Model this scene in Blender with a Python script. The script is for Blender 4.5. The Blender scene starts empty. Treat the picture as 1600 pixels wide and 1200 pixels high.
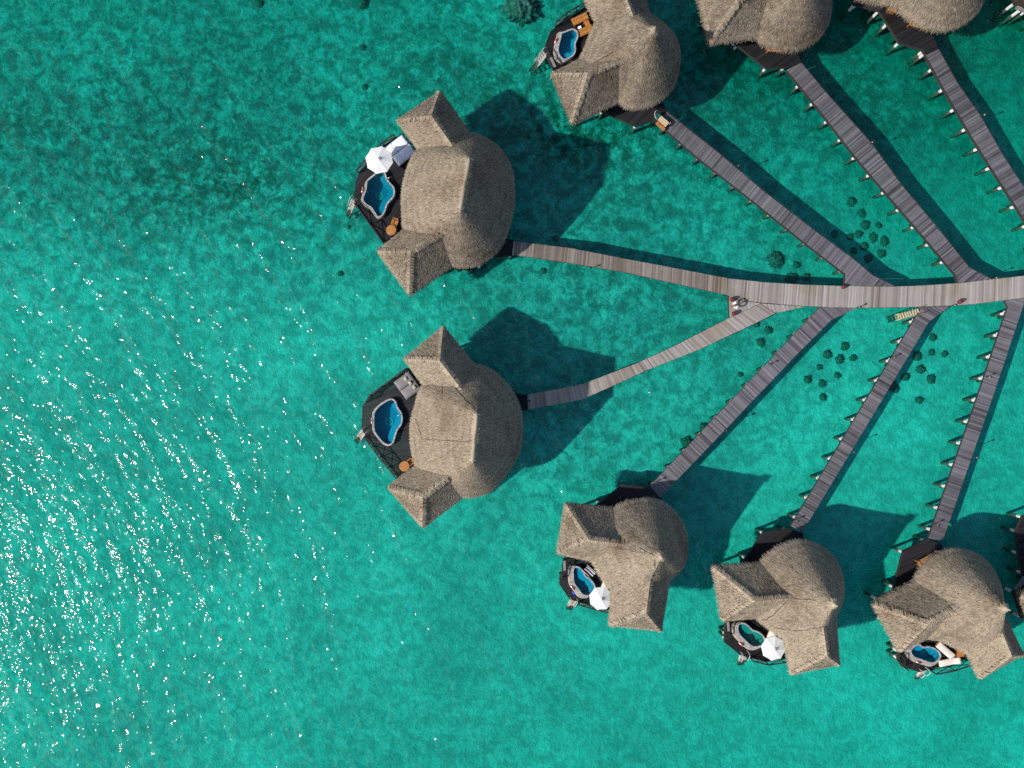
import bpy, bmesh, math, random
import numpy as np
from mathutils import Vector, Matrix, noise
from mathutils.bvhtree import BVHTree

# ------------------------------------------------------------------ camera, sky, sun, exposure
scene = bpy.context.scene
C = scene.collection
CAM_H = 66.0            # metres above the water
F_PX = 1110.0           # focal length in photo pixels (photo is 1600 wide)
cam_d = bpy.data.cameras.new("camera")
cam_d.sensor_width = 36.0
cam_d.lens = 36.0 * F_PX / 1600.0
cam_d.clip_start = 0.5
cam_d.clip_end = 6000
cam = bpy.data.objects.new("camera", cam_d)
cam.location = (0, 0, CAM_H)
C.objects.link(cam)
scene.camera = cam

SUN_EL = math.radians(40.0)
SUN_AZ = math.atan2(-0.363, -0.932)          # towards the sun, in the x-y plane
to_sun = Vector((math.cos(SUN_AZ) * math.cos(SUN_EL), math.sin(SUN_AZ) * math.cos(SUN_EL), math.sin(SUN_EL)))
world = bpy.data.worlds.new("World")
scene.world = world
world.use_nodes = True
wn = world.node_tree.nodes
wl = world.node_tree.links
sky = wn.new("ShaderNodeTexSky")
sky.sky_type = 'NISHITA'
sky.sun_disc = False
sky.sun_elevation = SUN_EL
sky.sun_rotation = math.atan2(to_sun.x, to_sun.y)
wn["Background"].inputs[1].default_value = 0.125
wl.new(sky.outputs[0], wn["Background"].inputs[0])
sun_d = bpy.data.lights.new("sun", 'SUN')
sun_d.energy = 4.4
sun_d.angle = math.radians(0.9)
sun_d.color = (1.0, 0.93, 0.84)
sun = bpy.data.objects.new("sun", sun_d)
sun.rotation_euler = to_sun.to_track_quat('Z', 'Y').to_euler()
sun.location = to_sun * 200
C.objects.link(sun)
scene.view_settings.view_transform = 'Standard'
scene.view_settings.look = 'None'
scene.view_settings.exposure = 0.25
scene.view_settings.gamma = 1.0
scene.view_settings.use_curve_mapping = False
scene.cycles.use_denoising = False
scene.cycles.max_bounces = 8
scene.cycles.transparent_max_bounces = 16
scene.cycles.caustics_reflective = False
scene.cycles.caustics_refractive = False

# heights above the water
Z_DECK = 1.4
Z_EAVE = 4.25
Z_WING = 7.2
Z_RIDGE = 10.1
RNG = np.random.default_rng(11)
random.seed(5)


def W(px, py, h=0.0):
    """photo pixel seen at height h -> place in the world"""
    k = (CAM_H - h) / F_PX
    return Vector(((px - 800.0) * k, -(py - 600.0) * k, h))


def crop(ox, oy, s):
    return lambda pts: [(ox + x * s, oy + y * s) for x, y in pts]


# ------------------------------------------------------------------ materials
def new_mat(name):
    m = bpy.data.materials.new(name)
    m.use_nodes = True
    nt = m.node_tree
    for n in list(nt.nodes):
        nt.nodes.remove(n)
    out = nt.nodes.new("ShaderNodeOutputMaterial")
    return m, nt, out


def N(nt, typ, **kw):
    n = nt.nodes.new(typ)
    for k, v in kw.items():
        if k.startswith("i_"):
            n.inputs[k[2:].replace("_", " ")].default_value = v
        else:
            setattr(n, k, v)
    return n


def rgb(c):
    return (c[0], c[1], c[2], 1.0)


def simple_mat(name, col, rough=0.7, var=0.15, scale=3.0, metallic=0.0, bump=0.0):
    m, nt, out = new_mat(name)
    b = N(nt, "ShaderNodeBsdfPrincipled")
    b.inputs["Roughness"].default_value = rough
    b.inputs["Metallic"].default_value = metallic
    tc = N(nt, "ShaderNodeTexCoord")
    no = N(nt, "ShaderNodeTexNoise")
    no.inputs["Scale"].default_value = scale
    no.inputs["Detail"].default_value = 5
    nt.links.new(tc.outputs["Object"], no.inputs["Vector"])
    ra = N(nt, "ShaderNodeValToRGB")
    ra.color_ramp.elements[0].color = rgb([x * (1 - var * 1.6) for x in col])
    ra.color_ramp.elements[1].color = rgb([min(1, x * (1 + var * 1.6)) for x in col])
    ra.color_ramp.elements[0].position = 0.3
    ra.color_ramp.elements[1].position = 0.7
    nt.links.new(no.outputs["Fac"], ra.inputs["Fac"])
    nt.links.new(ra.outputs["Color"], b.inputs["Base Color"])
    if bump:
        bu = N(nt, "ShaderNodeBump")
        bu.inputs["Distance"].default_value = bump
        nt.links.new(no.outputs["Fac"], bu.inputs["Height"])
        nt.links.new(bu.outputs["Normal"], b.inputs["Normal"])
    nt.links.new(b.outputs[0], out.inputs["Surface"])
    return m


def tone_mat(name, lo, hi, rough=0.85, nscale=0.9, namp=0.35, stain=None):
    """colour runs from lo to hi with the vertex value 'tone', plus slow weathering noise"""
    m, nt, out = new_mat(name)
    b = N(nt, "ShaderNodeBsdfPrincipled")
    b.inputs["Roughness"].default_value = rough
    b.inputs["Specular IOR Level"].default_value = 0.2
    at = N(nt, "ShaderNodeAttribute", attribute_name="tone")
    ge = N(nt, "ShaderNodeNewGeometry")
    no = N(nt, "ShaderNodeTexNoise")
    no.inputs["Scale"].default_value = nscale
    no.inputs["Detail"].default_value = 6
    no.inputs["Roughness"].default_value = 0.65
    nt.links.new(ge.outputs["Position"], no.inputs["Vector"])
    ma = N(nt, "ShaderNodeMath", operation='MULTIPLY_ADD')
    nt.links.new(no.outputs["Fac"], ma.inputs[0])
    ma.inputs[1].default_value = namp * 2
    ma.inputs[2].default_value = -namp
    ad = N(nt, "ShaderNodeMath", operation='ADD', use_clamp=True)
    nt.links.new(at.outputs["Fac"], ad.inputs[0])
    nt.links.new(ma.outputs[0], ad.inputs[1])
    mx = N(nt, "ShaderNodeMix", data_type='RGBA')
    mx.inputs[6].default_value = rgb(lo)
    mx.inputs[7].default_value = rgb(hi)
    nt.links.new(ad.outputs[0], mx.inputs[0])
    col = mx.outputs[2]
    if stain:
        n2 = N(nt, "ShaderNodeTexNoise")
        n2.inputs["Scale"].default_value = 0.33
        n2.inputs["Detail"].default_value = 3
        nt.links.new(ge.outputs["Position"], n2.inputs["Vector"])
        r2 = N(nt, "ShaderNodeMapRange")
        r2.inputs["From Min"].default_value = 0.52
        r2.inputs["From Max"].default_value = 0.72
        nt.links.new(n2.outputs["Fac"], r2.inputs["Value"])
        m2 = N(nt, "ShaderNodeMix", data_type='RGBA', blend_type='MULTIPLY')
        m2.inputs[7].default_value = rgb(stain)
        nt.links.new(r2.outputs[0], m2.inputs[0])
        nt.links.new(col, m2.inputs[6])
        col = m2.outputs[2]
    nt.links.new(col, b.inputs["Base Color"])
    nt.links.new(b.outputs[0], out.inputs["Surface"])
    return m


M = {}
M['thatch'] = tone_mat("thatch", (0.06, 0.049, 0.04), (0.44, 0.36, 0.262), 1.0, 0.6, 0.24, stain=(0.70, 0.66, 0.63))
M['jetty_wood'] = tone_mat("bleached_boards", (0.13, 0.105, 0.088), (0.365, 0.338, 0.315), 0.85, 1.3, 0.16, stain=(0.86, 0.78, 0.62))
M['walk_wood'] = tone_mat("grey_boards", (0.042, 0.039, 0.045), (0.205, 0.194, 0.213), 0.85, 1.3, 0.14, stain=(0.8, 0.76, 0.78))
M['dark_wood'] = tone_mat("dark_stained_boards", (0.007, 0.0068, 0.0078), (0.029, 0.0275, 0.030), 0.75, 1.2, 0.2)
M['beam'] = simple_mat("dark_beam", (0.02, 0.018, 0.017), 0.8)
M['grey_beam'] = simple_mat("grey_weathered_beam", (0.20, 0.18, 0.18), 0.85)
M['rail'] = simple_mat("black_railing_wood", (0.012, 0.012, 0.013), 0.6)
M['wall'] = simple_mat("villa_wall_boards", (0.045, 0.03, 0.02), 0.8, 0.3, 2.0)
M['stone'] = simple_mat("pool_rim_stone", (0.30, 0.30, 0.315), 0.85, 0.3, 5.0, bump=0.01)
M['pool_wall'] = simple_mat("pool_wall_stone", (0.30, 0.265, 0.23), 0.85, 0.22, 4.0)
M['pool_tile'] = simple_mat("pool_plaster", (0.15, 0.36, 0.42), 0.5, 0.1, 6.0)
M['pool_step'] = simple_mat("pool_step_plaster", (0.30, 0.56, 0.58), 0.5, 0.08, 6.0)
M['mosaic'] = simple_mat("mosaic_disc", (0.10, 0.42, 0.32), 0.4, 0.25, 9.0)
M['mosaic_ring'] = simple_mat("mosaic_ring", (0.62, 0.72, 0.58), 0.5, 0.1)
M['white'] = simple_mat("white_canvas", (0.80, 0.80, 0.82), 0.85, 0.03, 2.0)
M['towel'] = simple_mat("white_towelling", (0.76, 0.77, 0.83), 0.95, 0.04, 4.0, bump=0.01)
M['cream'] = simple_mat("cream_cushion", (0.68, 0.62, 0.55), 0.9, 0.06, 3.0)
M['grey_cloth'] = simple_mat("grey_cushion", (0.20, 0.19, 0.19), 0.95, 0.1, 4.0)
M['beige_cloth'] = simple_mat("beige_cushion", (0.42, 0.36, 0.28), 0.95, 0.1, 4.0)
M['teak'] = simple_mat("orange_teak", (0.40, 0.165, 0.035), 0.6, 0.25, 5.0)
M['teak_dark'] = simple_mat("brown_teak", (0.17, 0.075, 0.025), 0.65, 0.25, 5.0)
M['pale_wood'] = simple_mat("pale_wood", (0.52, 0.41, 0.27), 0.8, 0.15, 4.0)
M['pale_tread'] = simple_mat("pale_stair_tread", (0.50, 0.43, 0.37), 0.85, 0.15, 4.0)
M['cream_rail'] = simple_mat("cream_handrail", (0.62, 0.57, 0.50), 0.6, 0.05)
M['metal'] = simple_mat("brushed_steel", (0.6, 0.6, 0.6), 0.35, 0.03, 2.0, 1.0)
M['black'] = simple_mat("black_rubber", (0.015, 0.015, 0.016), 0.7)
M['maroon'] = simple_mat("maroon_glaze", (0.13, 0.022, 0.024), 0.55, 0.3, 5.0)
M['red'] = simple_mat("red_plastic", (0.55, 0.06, 0.04), 0.5, 0.1)
M['blue'] = simple_mat("blue_cloth", (0.03, 0.045, 0.5), 0.7, 0.1)
M['navy'] = simple_mat("navy_cloth", (0.02, 0.025, 0.06), 0.9, 0.1)
M['teal'] = simple_mat("teal_crate_paint", (0.01, 0.10, 0.10), 0.6, 0.1)
M['cable'] = simple_mat("dark_cable", (0.03, 0.027, 0.024), 0.8)


def canvas_mat():
    m, nt, out = new_mat("white_canvas_translucent")
    d = N(nt, "ShaderNodeBsdfDiffuse")
    d.inputs["Color"].default_value = (0.97, 0.97, 0.97, 1)
    t = N(nt, "ShaderNodeBsdfTranslucent")
    t.inputs["Color"].default_value = (0.97, 0.97, 0.98, 1)
    mx = N(nt, "ShaderNodeMixShader")
    mx.inputs[0].default_value = 0.34
    nt.links.new(d.outputs[0], mx.inputs[1])
    nt.links.new(t.outputs[0], mx.inputs[2])
    nt.links.new(mx.outputs[0], out.inputs["Surface"])
    return m


M['canvas'] = canvas_mat()


def post_mat(name, top, foot, z0, z1):
    m, nt, out = new_mat(name)
    b = N(nt, "ShaderNodeBsdfPrincipled")
    b.inputs["Roughness"].default_value = 0.85
    ge = N(nt, "ShaderNodeNewGeometry")
    sp = N(nt, "ShaderNodeSeparateXYZ")
    nt.links.new(ge.outputs["Position"], sp.inputs[0])
    no = N(nt, "ShaderNodeTexNoise")
    no.inputs["Scale"].default_value = 3.0
    nt.links.new(ge.outputs["Position"], no.inputs["Vector"])
    ad = N(nt, "ShaderNodeMath", operation='MULTIPLY_ADD')
    nt.links.new(no.outputs["Fac"], ad.inputs[0])
    ad.inputs[1].default_value = 0.3
    nt.links.new(sp.outputs["Z"], ad.inputs[2])
    mr = N(nt, "ShaderNodeMapRange")
    mr.inputs["From Min"].default_value = z0
    mr.inputs["From Max"].default_value = z1
    nt.links.new(ad.outputs[0], mr.inputs["Value"])
    mx = N(nt, "ShaderNodeMix", data_type='RGBA')
    mx.inputs[6].default_value = rgb(foot)      # weed-covered foot
    mx.inputs[7].default_value = rgb(top)
    nt.links.new(mr.outputs[0], mx.inputs[0])
    nt.links.new(mx.outputs[2], b.inputs["Base Color"])
    nt.links.new(b.outputs[0], out.inputs["Surface"])
    return m


M['post'] = post_mat("white_concrete_pile", (0.62, 0.62, 0.60), (0.06, 0.065, 0.045), 0.40, 0.54)
M['tread'] = post_mat("weathered_stair_tread", (0.40, 0.35, 0.31), (0.03, 0.035, 0.025), 0.45, 0.65)
M['stair_rail'] = post_mat("cream_stair_rail", (0.48, 0.44, 0.39), (0.06, 0.065, 0.045), 0.25, 0.45)
M['sea_stair'] = post_mat("pale_sea_stair", (0.52, 0.41, 0.27), (0.04, 0.045, 0.028), -0.15, 0.05)


def coral_mat():
    m, nt, out = new_mat("coral")
    b = N(nt, "ShaderNodeBsdfPrincipled")
    b.inputs["Roughness"].default_value = 0.95
    tc = N(nt, "ShaderNodeTexCoord")
    vo = N(nt, "ShaderNodeTexVoronoi")
    vo.inputs["Scale"].default_value = 4.0
    nt.links.new(tc.outputs["Object"], vo.inputs["Vector"])
    ra = N(nt, "ShaderNodeValToRGB")
    ra.color_ramp.elements[0].color = (0.17, 0.18, 0.135, 1)
    ra.color_ramp.elements[1].color = (0.06, 0.07, 0.055, 1)
    ra.color_ramp.elements[1].position = 0.6
    nt.links.new(vo.outputs["Distance"], ra.inputs["Fac"])
    nt.links.new(ra.outputs["Color"], b.inputs["Base Color"])
    nt.links.new(b.outputs[0], out.inputs["Surface"])
    return m


M['coral'] = coral_mat()


def seabed_mat():
    m, nt, out = new_mat("lagoon_sand")
    b = N(nt, "ShaderNodeBsdfPrincipled")
    b.inputs["Roughness"].default_value = 1.0
    b.inputs["Specular IOR Level"].default_value = 0.0
    ge = N(nt, "ShaderNodeNewGeometry")
    reef = N(nt, "ShaderNodeAttribute", attribute_name="reef")
    dark = N(nt, "ShaderNodeAttribute", attribute_name="weed")

    def nz(scale, detail, rough=0.6, dist=0.0):
        n = N(nt, "ShaderNodeTexNoise")
        n.inputs["Scale"].default_value = scale
        n.inputs["Detail"].default_value = detail
        n.inputs["Roughness"].default_value = rough
        n.inputs["Distortion"].default_value = dist
        nt.links.new(ge.outputs["Position"], n.inputs["Vector"])
        return n.outputs["Fac"]

    def mrange(src, a, bb, c=0.0, d=1.0, smooth=True):
        r = N(nt, "ShaderNodeMapRange")
        if smooth:
            r.interpolation_type = 'SMOOTHSTEP'
        r.inputs["From Min"].default_value = a
        r.inputs["From Max"].default_value = bb
        r.inputs["To Min"].default_value = c
        r.inputs["To Max"].default_value = d
        nt.links.new(src, r.inputs["Value"])
        return r.outputs[0]

    def math2(op, x, y, clamp=False):
        q = N(nt, "ShaderNodeMath", operation=op, use_clamp=clamp)
        for i, v in enumerate((x, y)):
            if isinstance(v, (int, float)):
                q.inputs[i].default_value = v
            else:
                nt.links.new(v, q.inputs[i])
        return q.outputs[0]

    blot = mrange(nz(0.9, 6, 0.64, 0.5), 0.37, 0.64)             # metre-sized patches
    fine = mrange(nz(2.6, 5, 0.68), 0.32, 0.68)                      # rubble
    slow = mrange(nz(0.11, 3, 0.5), 0.3, 0.7)
    # sand brightness: patches count more where the bed is reef
    amp = math2('MULTIPLY_ADD', reef.outputs["Fac"], 0.50)
    nt.nodes[-1].inputs[2].default_value = 0.26
    v = math2('SUBTRACT', 1.0, math2('MULTIPLY', amp, math2('SUBTRACT', 1.0, blot)))
    ampf = math2('MULTIPLY_ADD', reef.outputs["Fac"], 0.36)
    nt.nodes[-1].inputs[2].default_value = 0.14
    v = math2('MULTIPLY', v, math2('SUBTRACT', 1.0, math2('MULTIPLY', ampf, math2('SUBTRACT', 1.0, fine))))
    slow2 = mrange(nz(0.045, 3, 0.55), 0.32, 0.68)
    v = math2('MULTIPLY', v, math2('MULTIPLY_ADD', slow2, 0.161))
    v = math2('MULTIPLY', v, math2('MULTIPLY_ADD', slow, 0.16))
    nt.nodes[-2].inputs[2].default_value = 0.0
    # (multiply_add above: slow*0.16 + 0.86)
    for nd in nt.nodes:
        if nd.bl_idname == "ShaderNodeMath" and nd.operation == 'MULTIPLY_ADD' and abs(nd.inputs[1].default_value - 0.16) < 2e-3:
            nd.inputs[1].default_value = 0.24
            nd.inputs[2].default_value = 0.82
    # dark weed and coral growth
    w = math2('MULTIPLY', dark.outputs["Fac"], mrange(nz(0.95, 6, 0.7, 0.6), 0.40, 0.60))
    col = N(nt, "ShaderNodeMix", data_type='RGBA')
    col.inputs[6].default_value = (0.05, 0.06, 0.065, 1)
    col.inputs[7].default_value = (0.58, 0.54, 0.52, 1)
    painted_vignette = N(nt, "ShaderNodeAttribute", attribute_name="painted_vignette")  # vignette darkening, painted into the sand colour
    v = math2('MULTIPLY', v, math2('SUBTRACT', 1.0, painted_vignette.outputs["Fac"]))
    nt.links.new(v, col.inputs[0])
    c2 = N(nt, "ShaderNodeMix", data_type='RGBA')
    c2.inputs[7].default_value = (0.055, 0.062, 0.045, 1)
    nt.links.new(w, c2.inputs[0])
    nt.links.new(col.outputs[2], c2.inputs[6])
    nt.links.new(c2.outputs[2], b.inputs["Base Color"])
    bu = N(nt, "ShaderNodeBump")
    bu.inputs["Strength"].default_value = 0.5
    bu.inputs["Distance"].default_value = 0.12
    nt.links.new(fine, bu.inputs["Height"])
    nt.links.new(bu.outputs["Normal"], b.inputs["Normal"])
    nt.links.new(b.outputs[0], out.inputs["Surface"])
    return m


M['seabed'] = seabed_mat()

def schlick(nt):
    """share of light a flat water surface mirrors, the same from both sides"""
    lw = N(nt, "ShaderNodeLayerWeight")
    pw = N(nt, "ShaderNodeMath", operation='POWER')
    nt.links.new(lw.outputs["Facing"], pw.inputs[0])
    pw.inputs[1].default_value = 5.0
    ma = N(nt, "ShaderNodeMath", operation='MULTIPLY_ADD')
    nt.links.new(pw.outputs[0], ma.inputs[0])
    ma.inputs[1].default_value = 0.98
    ma.inputs[2].default_value = 0.02
    lw.inputs["Blend"].default_value = 0.5
    return ma.outputs[0]


# absorption per metre of water
WATER_COL = (0.0, 0.952, 0.89)
WATER_DENS = 1.45


def sea_mat():
    m, nt, out = new_mat("lagoon_water")
    tc = N(nt, "ShaderNodeNewGeometry")

    def mapped(rot, sx, sy):
        mp = N(nt, "ShaderNodeMapping", vector_type='TEXTURE')
        mp.inputs["Rotation"].default_value = (0, 0, rot)
        mp.inputs["Scale"].default_value = (sx, sy, 1)
        nt.links.new(tc.outputs["Position"], mp.inputs["Vector"])
        return mp.outputs[0]

    def nz(vec, scale, detail, rough, dist=0.0):
        n = N(nt, "ShaderNodeTexNoise")
        n.inputs["Scale"].default_value = scale
        n.inputs["Detail"].default_value = detail
        n.inputs["Roughness"].default_value = rough
        n.inputs["Distortion"].default_value = dist
        nt.links.new(vec, n.inputs["Vector"])
        return n.outputs["Fac"]
    crest = math.radians(-62)                                       # crests run down to the right
    swell = nz(mapped(crest, 3.6, 1.0), 0.50, 1, 0.5, 0.3)
    chop = nz(mapped(crest + 0.3, 1.5, 1.0), 1.35, 1, 0.5, 0.3)
    rip = nz(mapped(crest - 0.2, 1.25, 1.0), 2.9, 1, 0.45)

    def mul(a, k):
        q = N(nt, "ShaderNodeMath", operation='MULTIPLY')
        nt.links.new(a, q.inputs[0])
        q.inputs[1].default_value = k
        return q.outputs[0]

    def add(a, bb):
        q = N(nt, "ShaderNodeMath", operation='ADD')
        nt.links.new(a, q.inputs[0])
        nt.links.new(bb, q.inputs[1])
        return q.outputs[0]
    h = add(add(mul(swell, 0.46), mul(chop, 0.195)), mul(rip, 0.066))
    bu = N(nt, "ShaderNodeBump")
    bu.inputs["Strength"].default_value = 1.0
    bu.inputs["Distance"].default_value = 1.0
    nt.links.new(h, bu.inputs["Height"])
    tr = N(nt, "ShaderNodeBsdfTransparent")
    tr.inputs[0].default_value = (1, 1, 1, 1)
    gl = N(nt, "ShaderNodeBsdfGlossy")
    gl.inputs["Roughness"].default_value = 0.055
    gl.inputs["Color"].default_value = (1, 1, 1, 1)
    nt.links.new(bu.outputs["Normal"], gl.inputs["Normal"])
    mx = N(nt, "ShaderNodeMixShader")
    nt.links.new(schlick(nt), mx.inputs[0])
    nt.links.new(tr.outputs[0], mx.inputs[1])
    nt.links.new(gl.outputs[0], mx.inputs[2])
    nt.links.new(mx.outputs[0], out.inputs["Surface"])
    va = N(nt, "ShaderNodeVolumeAbsorption")
    va.inputs["Color"].default_value = rgb(WATER_COL)
    va.inputs["Density"].default_value = WATER_DENS
    nt.links.new(va.outputs[0], out.inputs["Volume"])
    return m


M['sea'] = sea_mat()


def pool_water_mat(name, tint):
    m, nt, out = new_mat(name)
    ge = N(nt, "ShaderNodeNewGeometry")
    no = N(nt, "ShaderNodeTexNoise")
    no.inputs["Scale"].default_value = 2.2
    no.inputs["Detail"].default_value = 2
    nt.links.new(ge.outputs["Position"], no.inputs["Vector"])
    bu = N(nt, "ShaderNodeBump")
    bu.inputs["Distance"].default_value = 0.04
    nt.links.new(no.outputs["Fac"], bu.inputs["Height"])
    tr = N(nt, "ShaderNodeBsdfTransparent")
    tr.inputs[0].default_value = rgb(tint)
    gl = N(nt, "ShaderNodeBsdfGlossy")
    gl.inputs["Roughness"].default_value = 0.06
    nt.links.new(bu.outputs["Normal"], gl.inputs["Normal"])
    mx = N(nt, "ShaderNodeMixShader")
    nt.links.new(schlick(nt), mx.inputs[0])
    nt.links.new(tr.outputs[0], mx.inputs[1])
    nt.links.new(gl.outputs[0], mx.inputs[2])
    nt.links.new(mx.outputs[0], out.inputs["Surface"])
    return m


# ------------------------------------------------------------------ mesh helpers
class MB:
    def __init__(self):
        self.v, self.f, self.t = [], [], []

    def add(self, verts, faces, tone=0.5):
        o = len(self.v)
        self.v += [tuple(p) for p in verts]
        self.f += [tuple(i + o for i in f) for f in faces]
        self.t += [tone] * len(verts)

    def prism(self, poly, z0, z1, tone=0.5):
        """poly: ccw list of (x, y)"""
        n = len(poly)
        a = sum(poly[i][0] * poly[(i + 1) % n][1] - poly[(i + 1) % n][0] * poly[i][1] for i in range(n))
        if a < 0:
            poly = poly[::-1]
        vs = [(p[0], p[1], z0) for p in poly] + [(p[0], p[1], z1) for p in poly]
        fs = [tuple(range(n - 1, -1, -1)), tuple(range(n, 2 * n))]
        fs += [(i, (i + 1) % n, n + (i + 1) % n, n + i) for i in range(n)]
        self.add(vs, fs, tone)

    def box(self, c, s, tone=0.5, rot=None):
        x, y, z = s[0] / 2, s[1] / 2, s[2] / 2
        vs = [Vector((a * x, b * y, d * z)) for d in (-1, 1) for b in (-1, 1) for a in (-1, 1)]
        if rot is not None:
            vs = [rot @ v for v in vs]
        c = Vector(c)
        vs = [v + c for v in vs]
        self.add(vs, [(0, 2, 3, 1), (4, 5, 7, 6), (0, 1, 5, 4), (2, 6, 7, 3), (0, 4, 6, 2), (1, 3, 7, 5)], tone)

    def beam(self, a, b, w, h, tone=0.5):
        a, b = Vector(a), Vector(b)
        d = b - a
        L = d.length
        if L < 1e-6:
            return
        d.normalize()
        up = Vector((0, 0, 1)) if abs(d.z) < 0.95 else Vector((1, 0, 0))
        s = d.cross(up).normalized()
        u = s.cross(d).normalized()
        rot = Matrix((d, s, u)).transposed()
        self.box((a + b) / 2, (L, w, h), tone, rot)

    def tube(self, pts, r, n=8, tone=0.5, closed=False):
        pts = [Vector(p) for p in pts]
        k = len(pts)
        rings = []
        for i, p in enumerate(pts):
            if closed:
                d = pts[(i + 1) % k] - pts[i - 1]
            else:
                d = pts[min(i + 1, k - 1)] - pts[max(i - 1, 0)]
            d.normalize()
            up = Vector((0, 0, 1)) if abs(d.z) < 0.9 else Vector((1, 0, 0))
            s = d.cross(up).normalized()
            u = s.cross(d)
            rr = r[i] if isinstance(r, (list, tuple)) else r
            rings.append([p + (s * math.cos(2 * math.pi * j / n) + u * math.sin(2 * math.pi * j / n)) * rr for j in range(n)])
        vs = [v for ring in rings for v in ring]
        fs = []
        for i in range(k if closed else k - 1):
            i2 = (i + 1) % k
            for j in range(n):
                j2 = (j + 1) % n
                fs.append((i * n + j, i2 * n + j, i2 * n + j2, i * n + j2))
        if not closed:
            fs.append(tuple(range(n)))
            fs.append(tuple(range((k - 1) * n + n - 1, (k - 1) * n - 1, -1)))
        self.add(vs, fs, tone)

    def lathe(self, prof, n=20, tone=0.5, c=(0, 0, 0)):
        vs, fs = [], []
        for r, z in prof:
            for j in range(n):
                a = 2 * math.pi * j / n
                vs.append((c[0] + r * math.cos(a), c[1] + r * math.sin(a), c[2] + z))
        k = len(prof)
        for i in range(k - 1):
            for j in range(n):
                j2 = (j + 1) % n
                fs.append((i * n + j, i * n + j2, (i + 1) * n + j2, (i + 1) * n + j))
        fs.append(tuple(range(n - 1, -1, -1)))
        fs.append(tuple(range((k - 1) * n, k * n)))
        self.add(vs, fs, tone)

    def mesh(self, name, smooth=False):
        me = bpy.data.meshes.new(name)
        me.from_pydata(self.v, [], self.f)
        a = me.attributes.new("tone", 'FLOAT', 'POINT')
        a.data.foreach_set("value", np.array(self.t, dtype=np.float32))
        if smooth:
            me.polygons.foreach_set("use_smooth", [True] * len(me.polygons))
        me.update()
        return me


def link(name, me, mat, parent=None, smooth=False):
    if isinstance(me, MB):
        me = me.mesh(name, smooth)
    if mat is not None and len(me.materials) == 0:
        me.materials.append(M[mat] if isinstance(mat, str) else mat)
    o = bpy.data.objects.new(name, me)
    C.objects.link(o)
    if parent is not None:
        o.parent = parent
    return o


def bevel(o, w=0.01, seg=2):
    m = o.modifiers.new("bevel", 'BEVEL')
    m.width = w
    m.segments = seg
    m.limit_method = 'ANGLE'
    return o


def tag(o, label, cat, group=None):
    o["label"] = label
    o["category"] = cat
    if group:
        o["group"] = group
    return o


def thing(name, label, cat, loc=(0, 0, 0), rz=0.0, group=None):
    o = bpy.data.objects.new(name, None)
    o.empty_display_size = 0.3
    o.location = loc
    o.rotation_euler = (0, 0, rz)
    C.objects.link(o)
    return tag(o, label, cat, group)


def dup(root, loc, rz=0.0, label=None, group=None):
    r = root.copy()
    C.objects.link(r)
    r.location = loc
    r.rotation_euler = (0, 0, rz)
    if label:
        r["label"] = label
    if group:
        r["group"] = group
    for ch in list(root.children):
        c = ch.copy()
        C.objects.link(c)
        c.parent = r
        for g in ch.children:
            d = g.copy()
            C.objects.link(d)
            d.parent = c
    return r


def px_angle(dx, dy):
    return math.atan2(-dy, dx)


def xy(v):
    return (v[0], v[1])


def smooth_closed(pts, n):
    """Catmull-Rom through closed 2D points, resampled to n by arc length"""
    P = np.array(pts, dtype=float)
    k = len(P)
    out = []
    for i in range(k):
        p0, p1, p2, p3 = P[i - 1], P[i], P[(i + 1) % k], P[(i + 2) % k]
        for t in np.linspace(0, 1, 12, endpoint=False):
            out.append(0.5 * ((2 * p1) + (-p0 + p2) * t + (2 * p0 - 5 * p1 + 4 * p2 - p3) * t * t + (-p0 + 3 * p1 - 3 * p2 + p3) * t ** 3))
    return resample(np.array(out), n, True)


def resample(P, n, closed):
    Q = np.vstack([P, P[:1]]) if closed else P
    d = np.r_[0, np.cumsum(np.linalg.norm(np.diff(Q, axis=0), axis=1))]
    t = np.linspace(0, d[-1], n, endpoint=not closed)
    return np.stack([np.interp(t, d, Q[:, i]) for i in range(Q.shape[1])], axis=1)


def area2(P):
    P = np.asarray(P)
    x, y = P[:, 0], P[:, 1]
    return 0.5 * np.sum(x * np.roll(y, -1) - np.roll(x, -1) * y)


def normals2(P):
    """outward normals of a closed ccw 2D curve"""
    d = np.roll(P, -1, 0) - np.roll(P, 1, 0)
    d /= np.linalg.norm(d, axis=1)[:, None] + 1e-9
    return np.stack([d[:, 1], -d[:, 0]], axis=1)


# ---- boards laid over a polygon
def cuts(poly, s, axis, cross):
    """where the line {axis.p = s} crosses the polygon, along cross"""
    r = []
    n = len(poly)
    for i in range(n):
        a, b = poly[i], poly[(i + 1) % n]
        sa = a[0] * axis[0] + a[1] * axis[1] - s
        sb = b[0] * axis[0] + b[1] * axis[1] - s
        if (sa < 0) != (sb < 0):
            t = sa / (sa - sb)
            p = (a[0] + (b[0] - a[0]) * t, a[1] + (b[1] - a[1]) * t)
            r.append(p[0] * cross[0] + p[1] * cross[1])
    r.sort()
    return [(r[i], r[i + 1]) for i in range(0, len(r) - 1, 2)]


def subtract(iv, holes):
    for h in holes:
        out = []
        for a, b in iv:
            if h[1] <= a or h[0] >= b:
                out.append((a, b))
            else:
                if h[0] > a:
                    out.append((a, h[0]))
                if h[1] < b:
                    out.append((h[1], b))
        iv = out
    return iv


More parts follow.
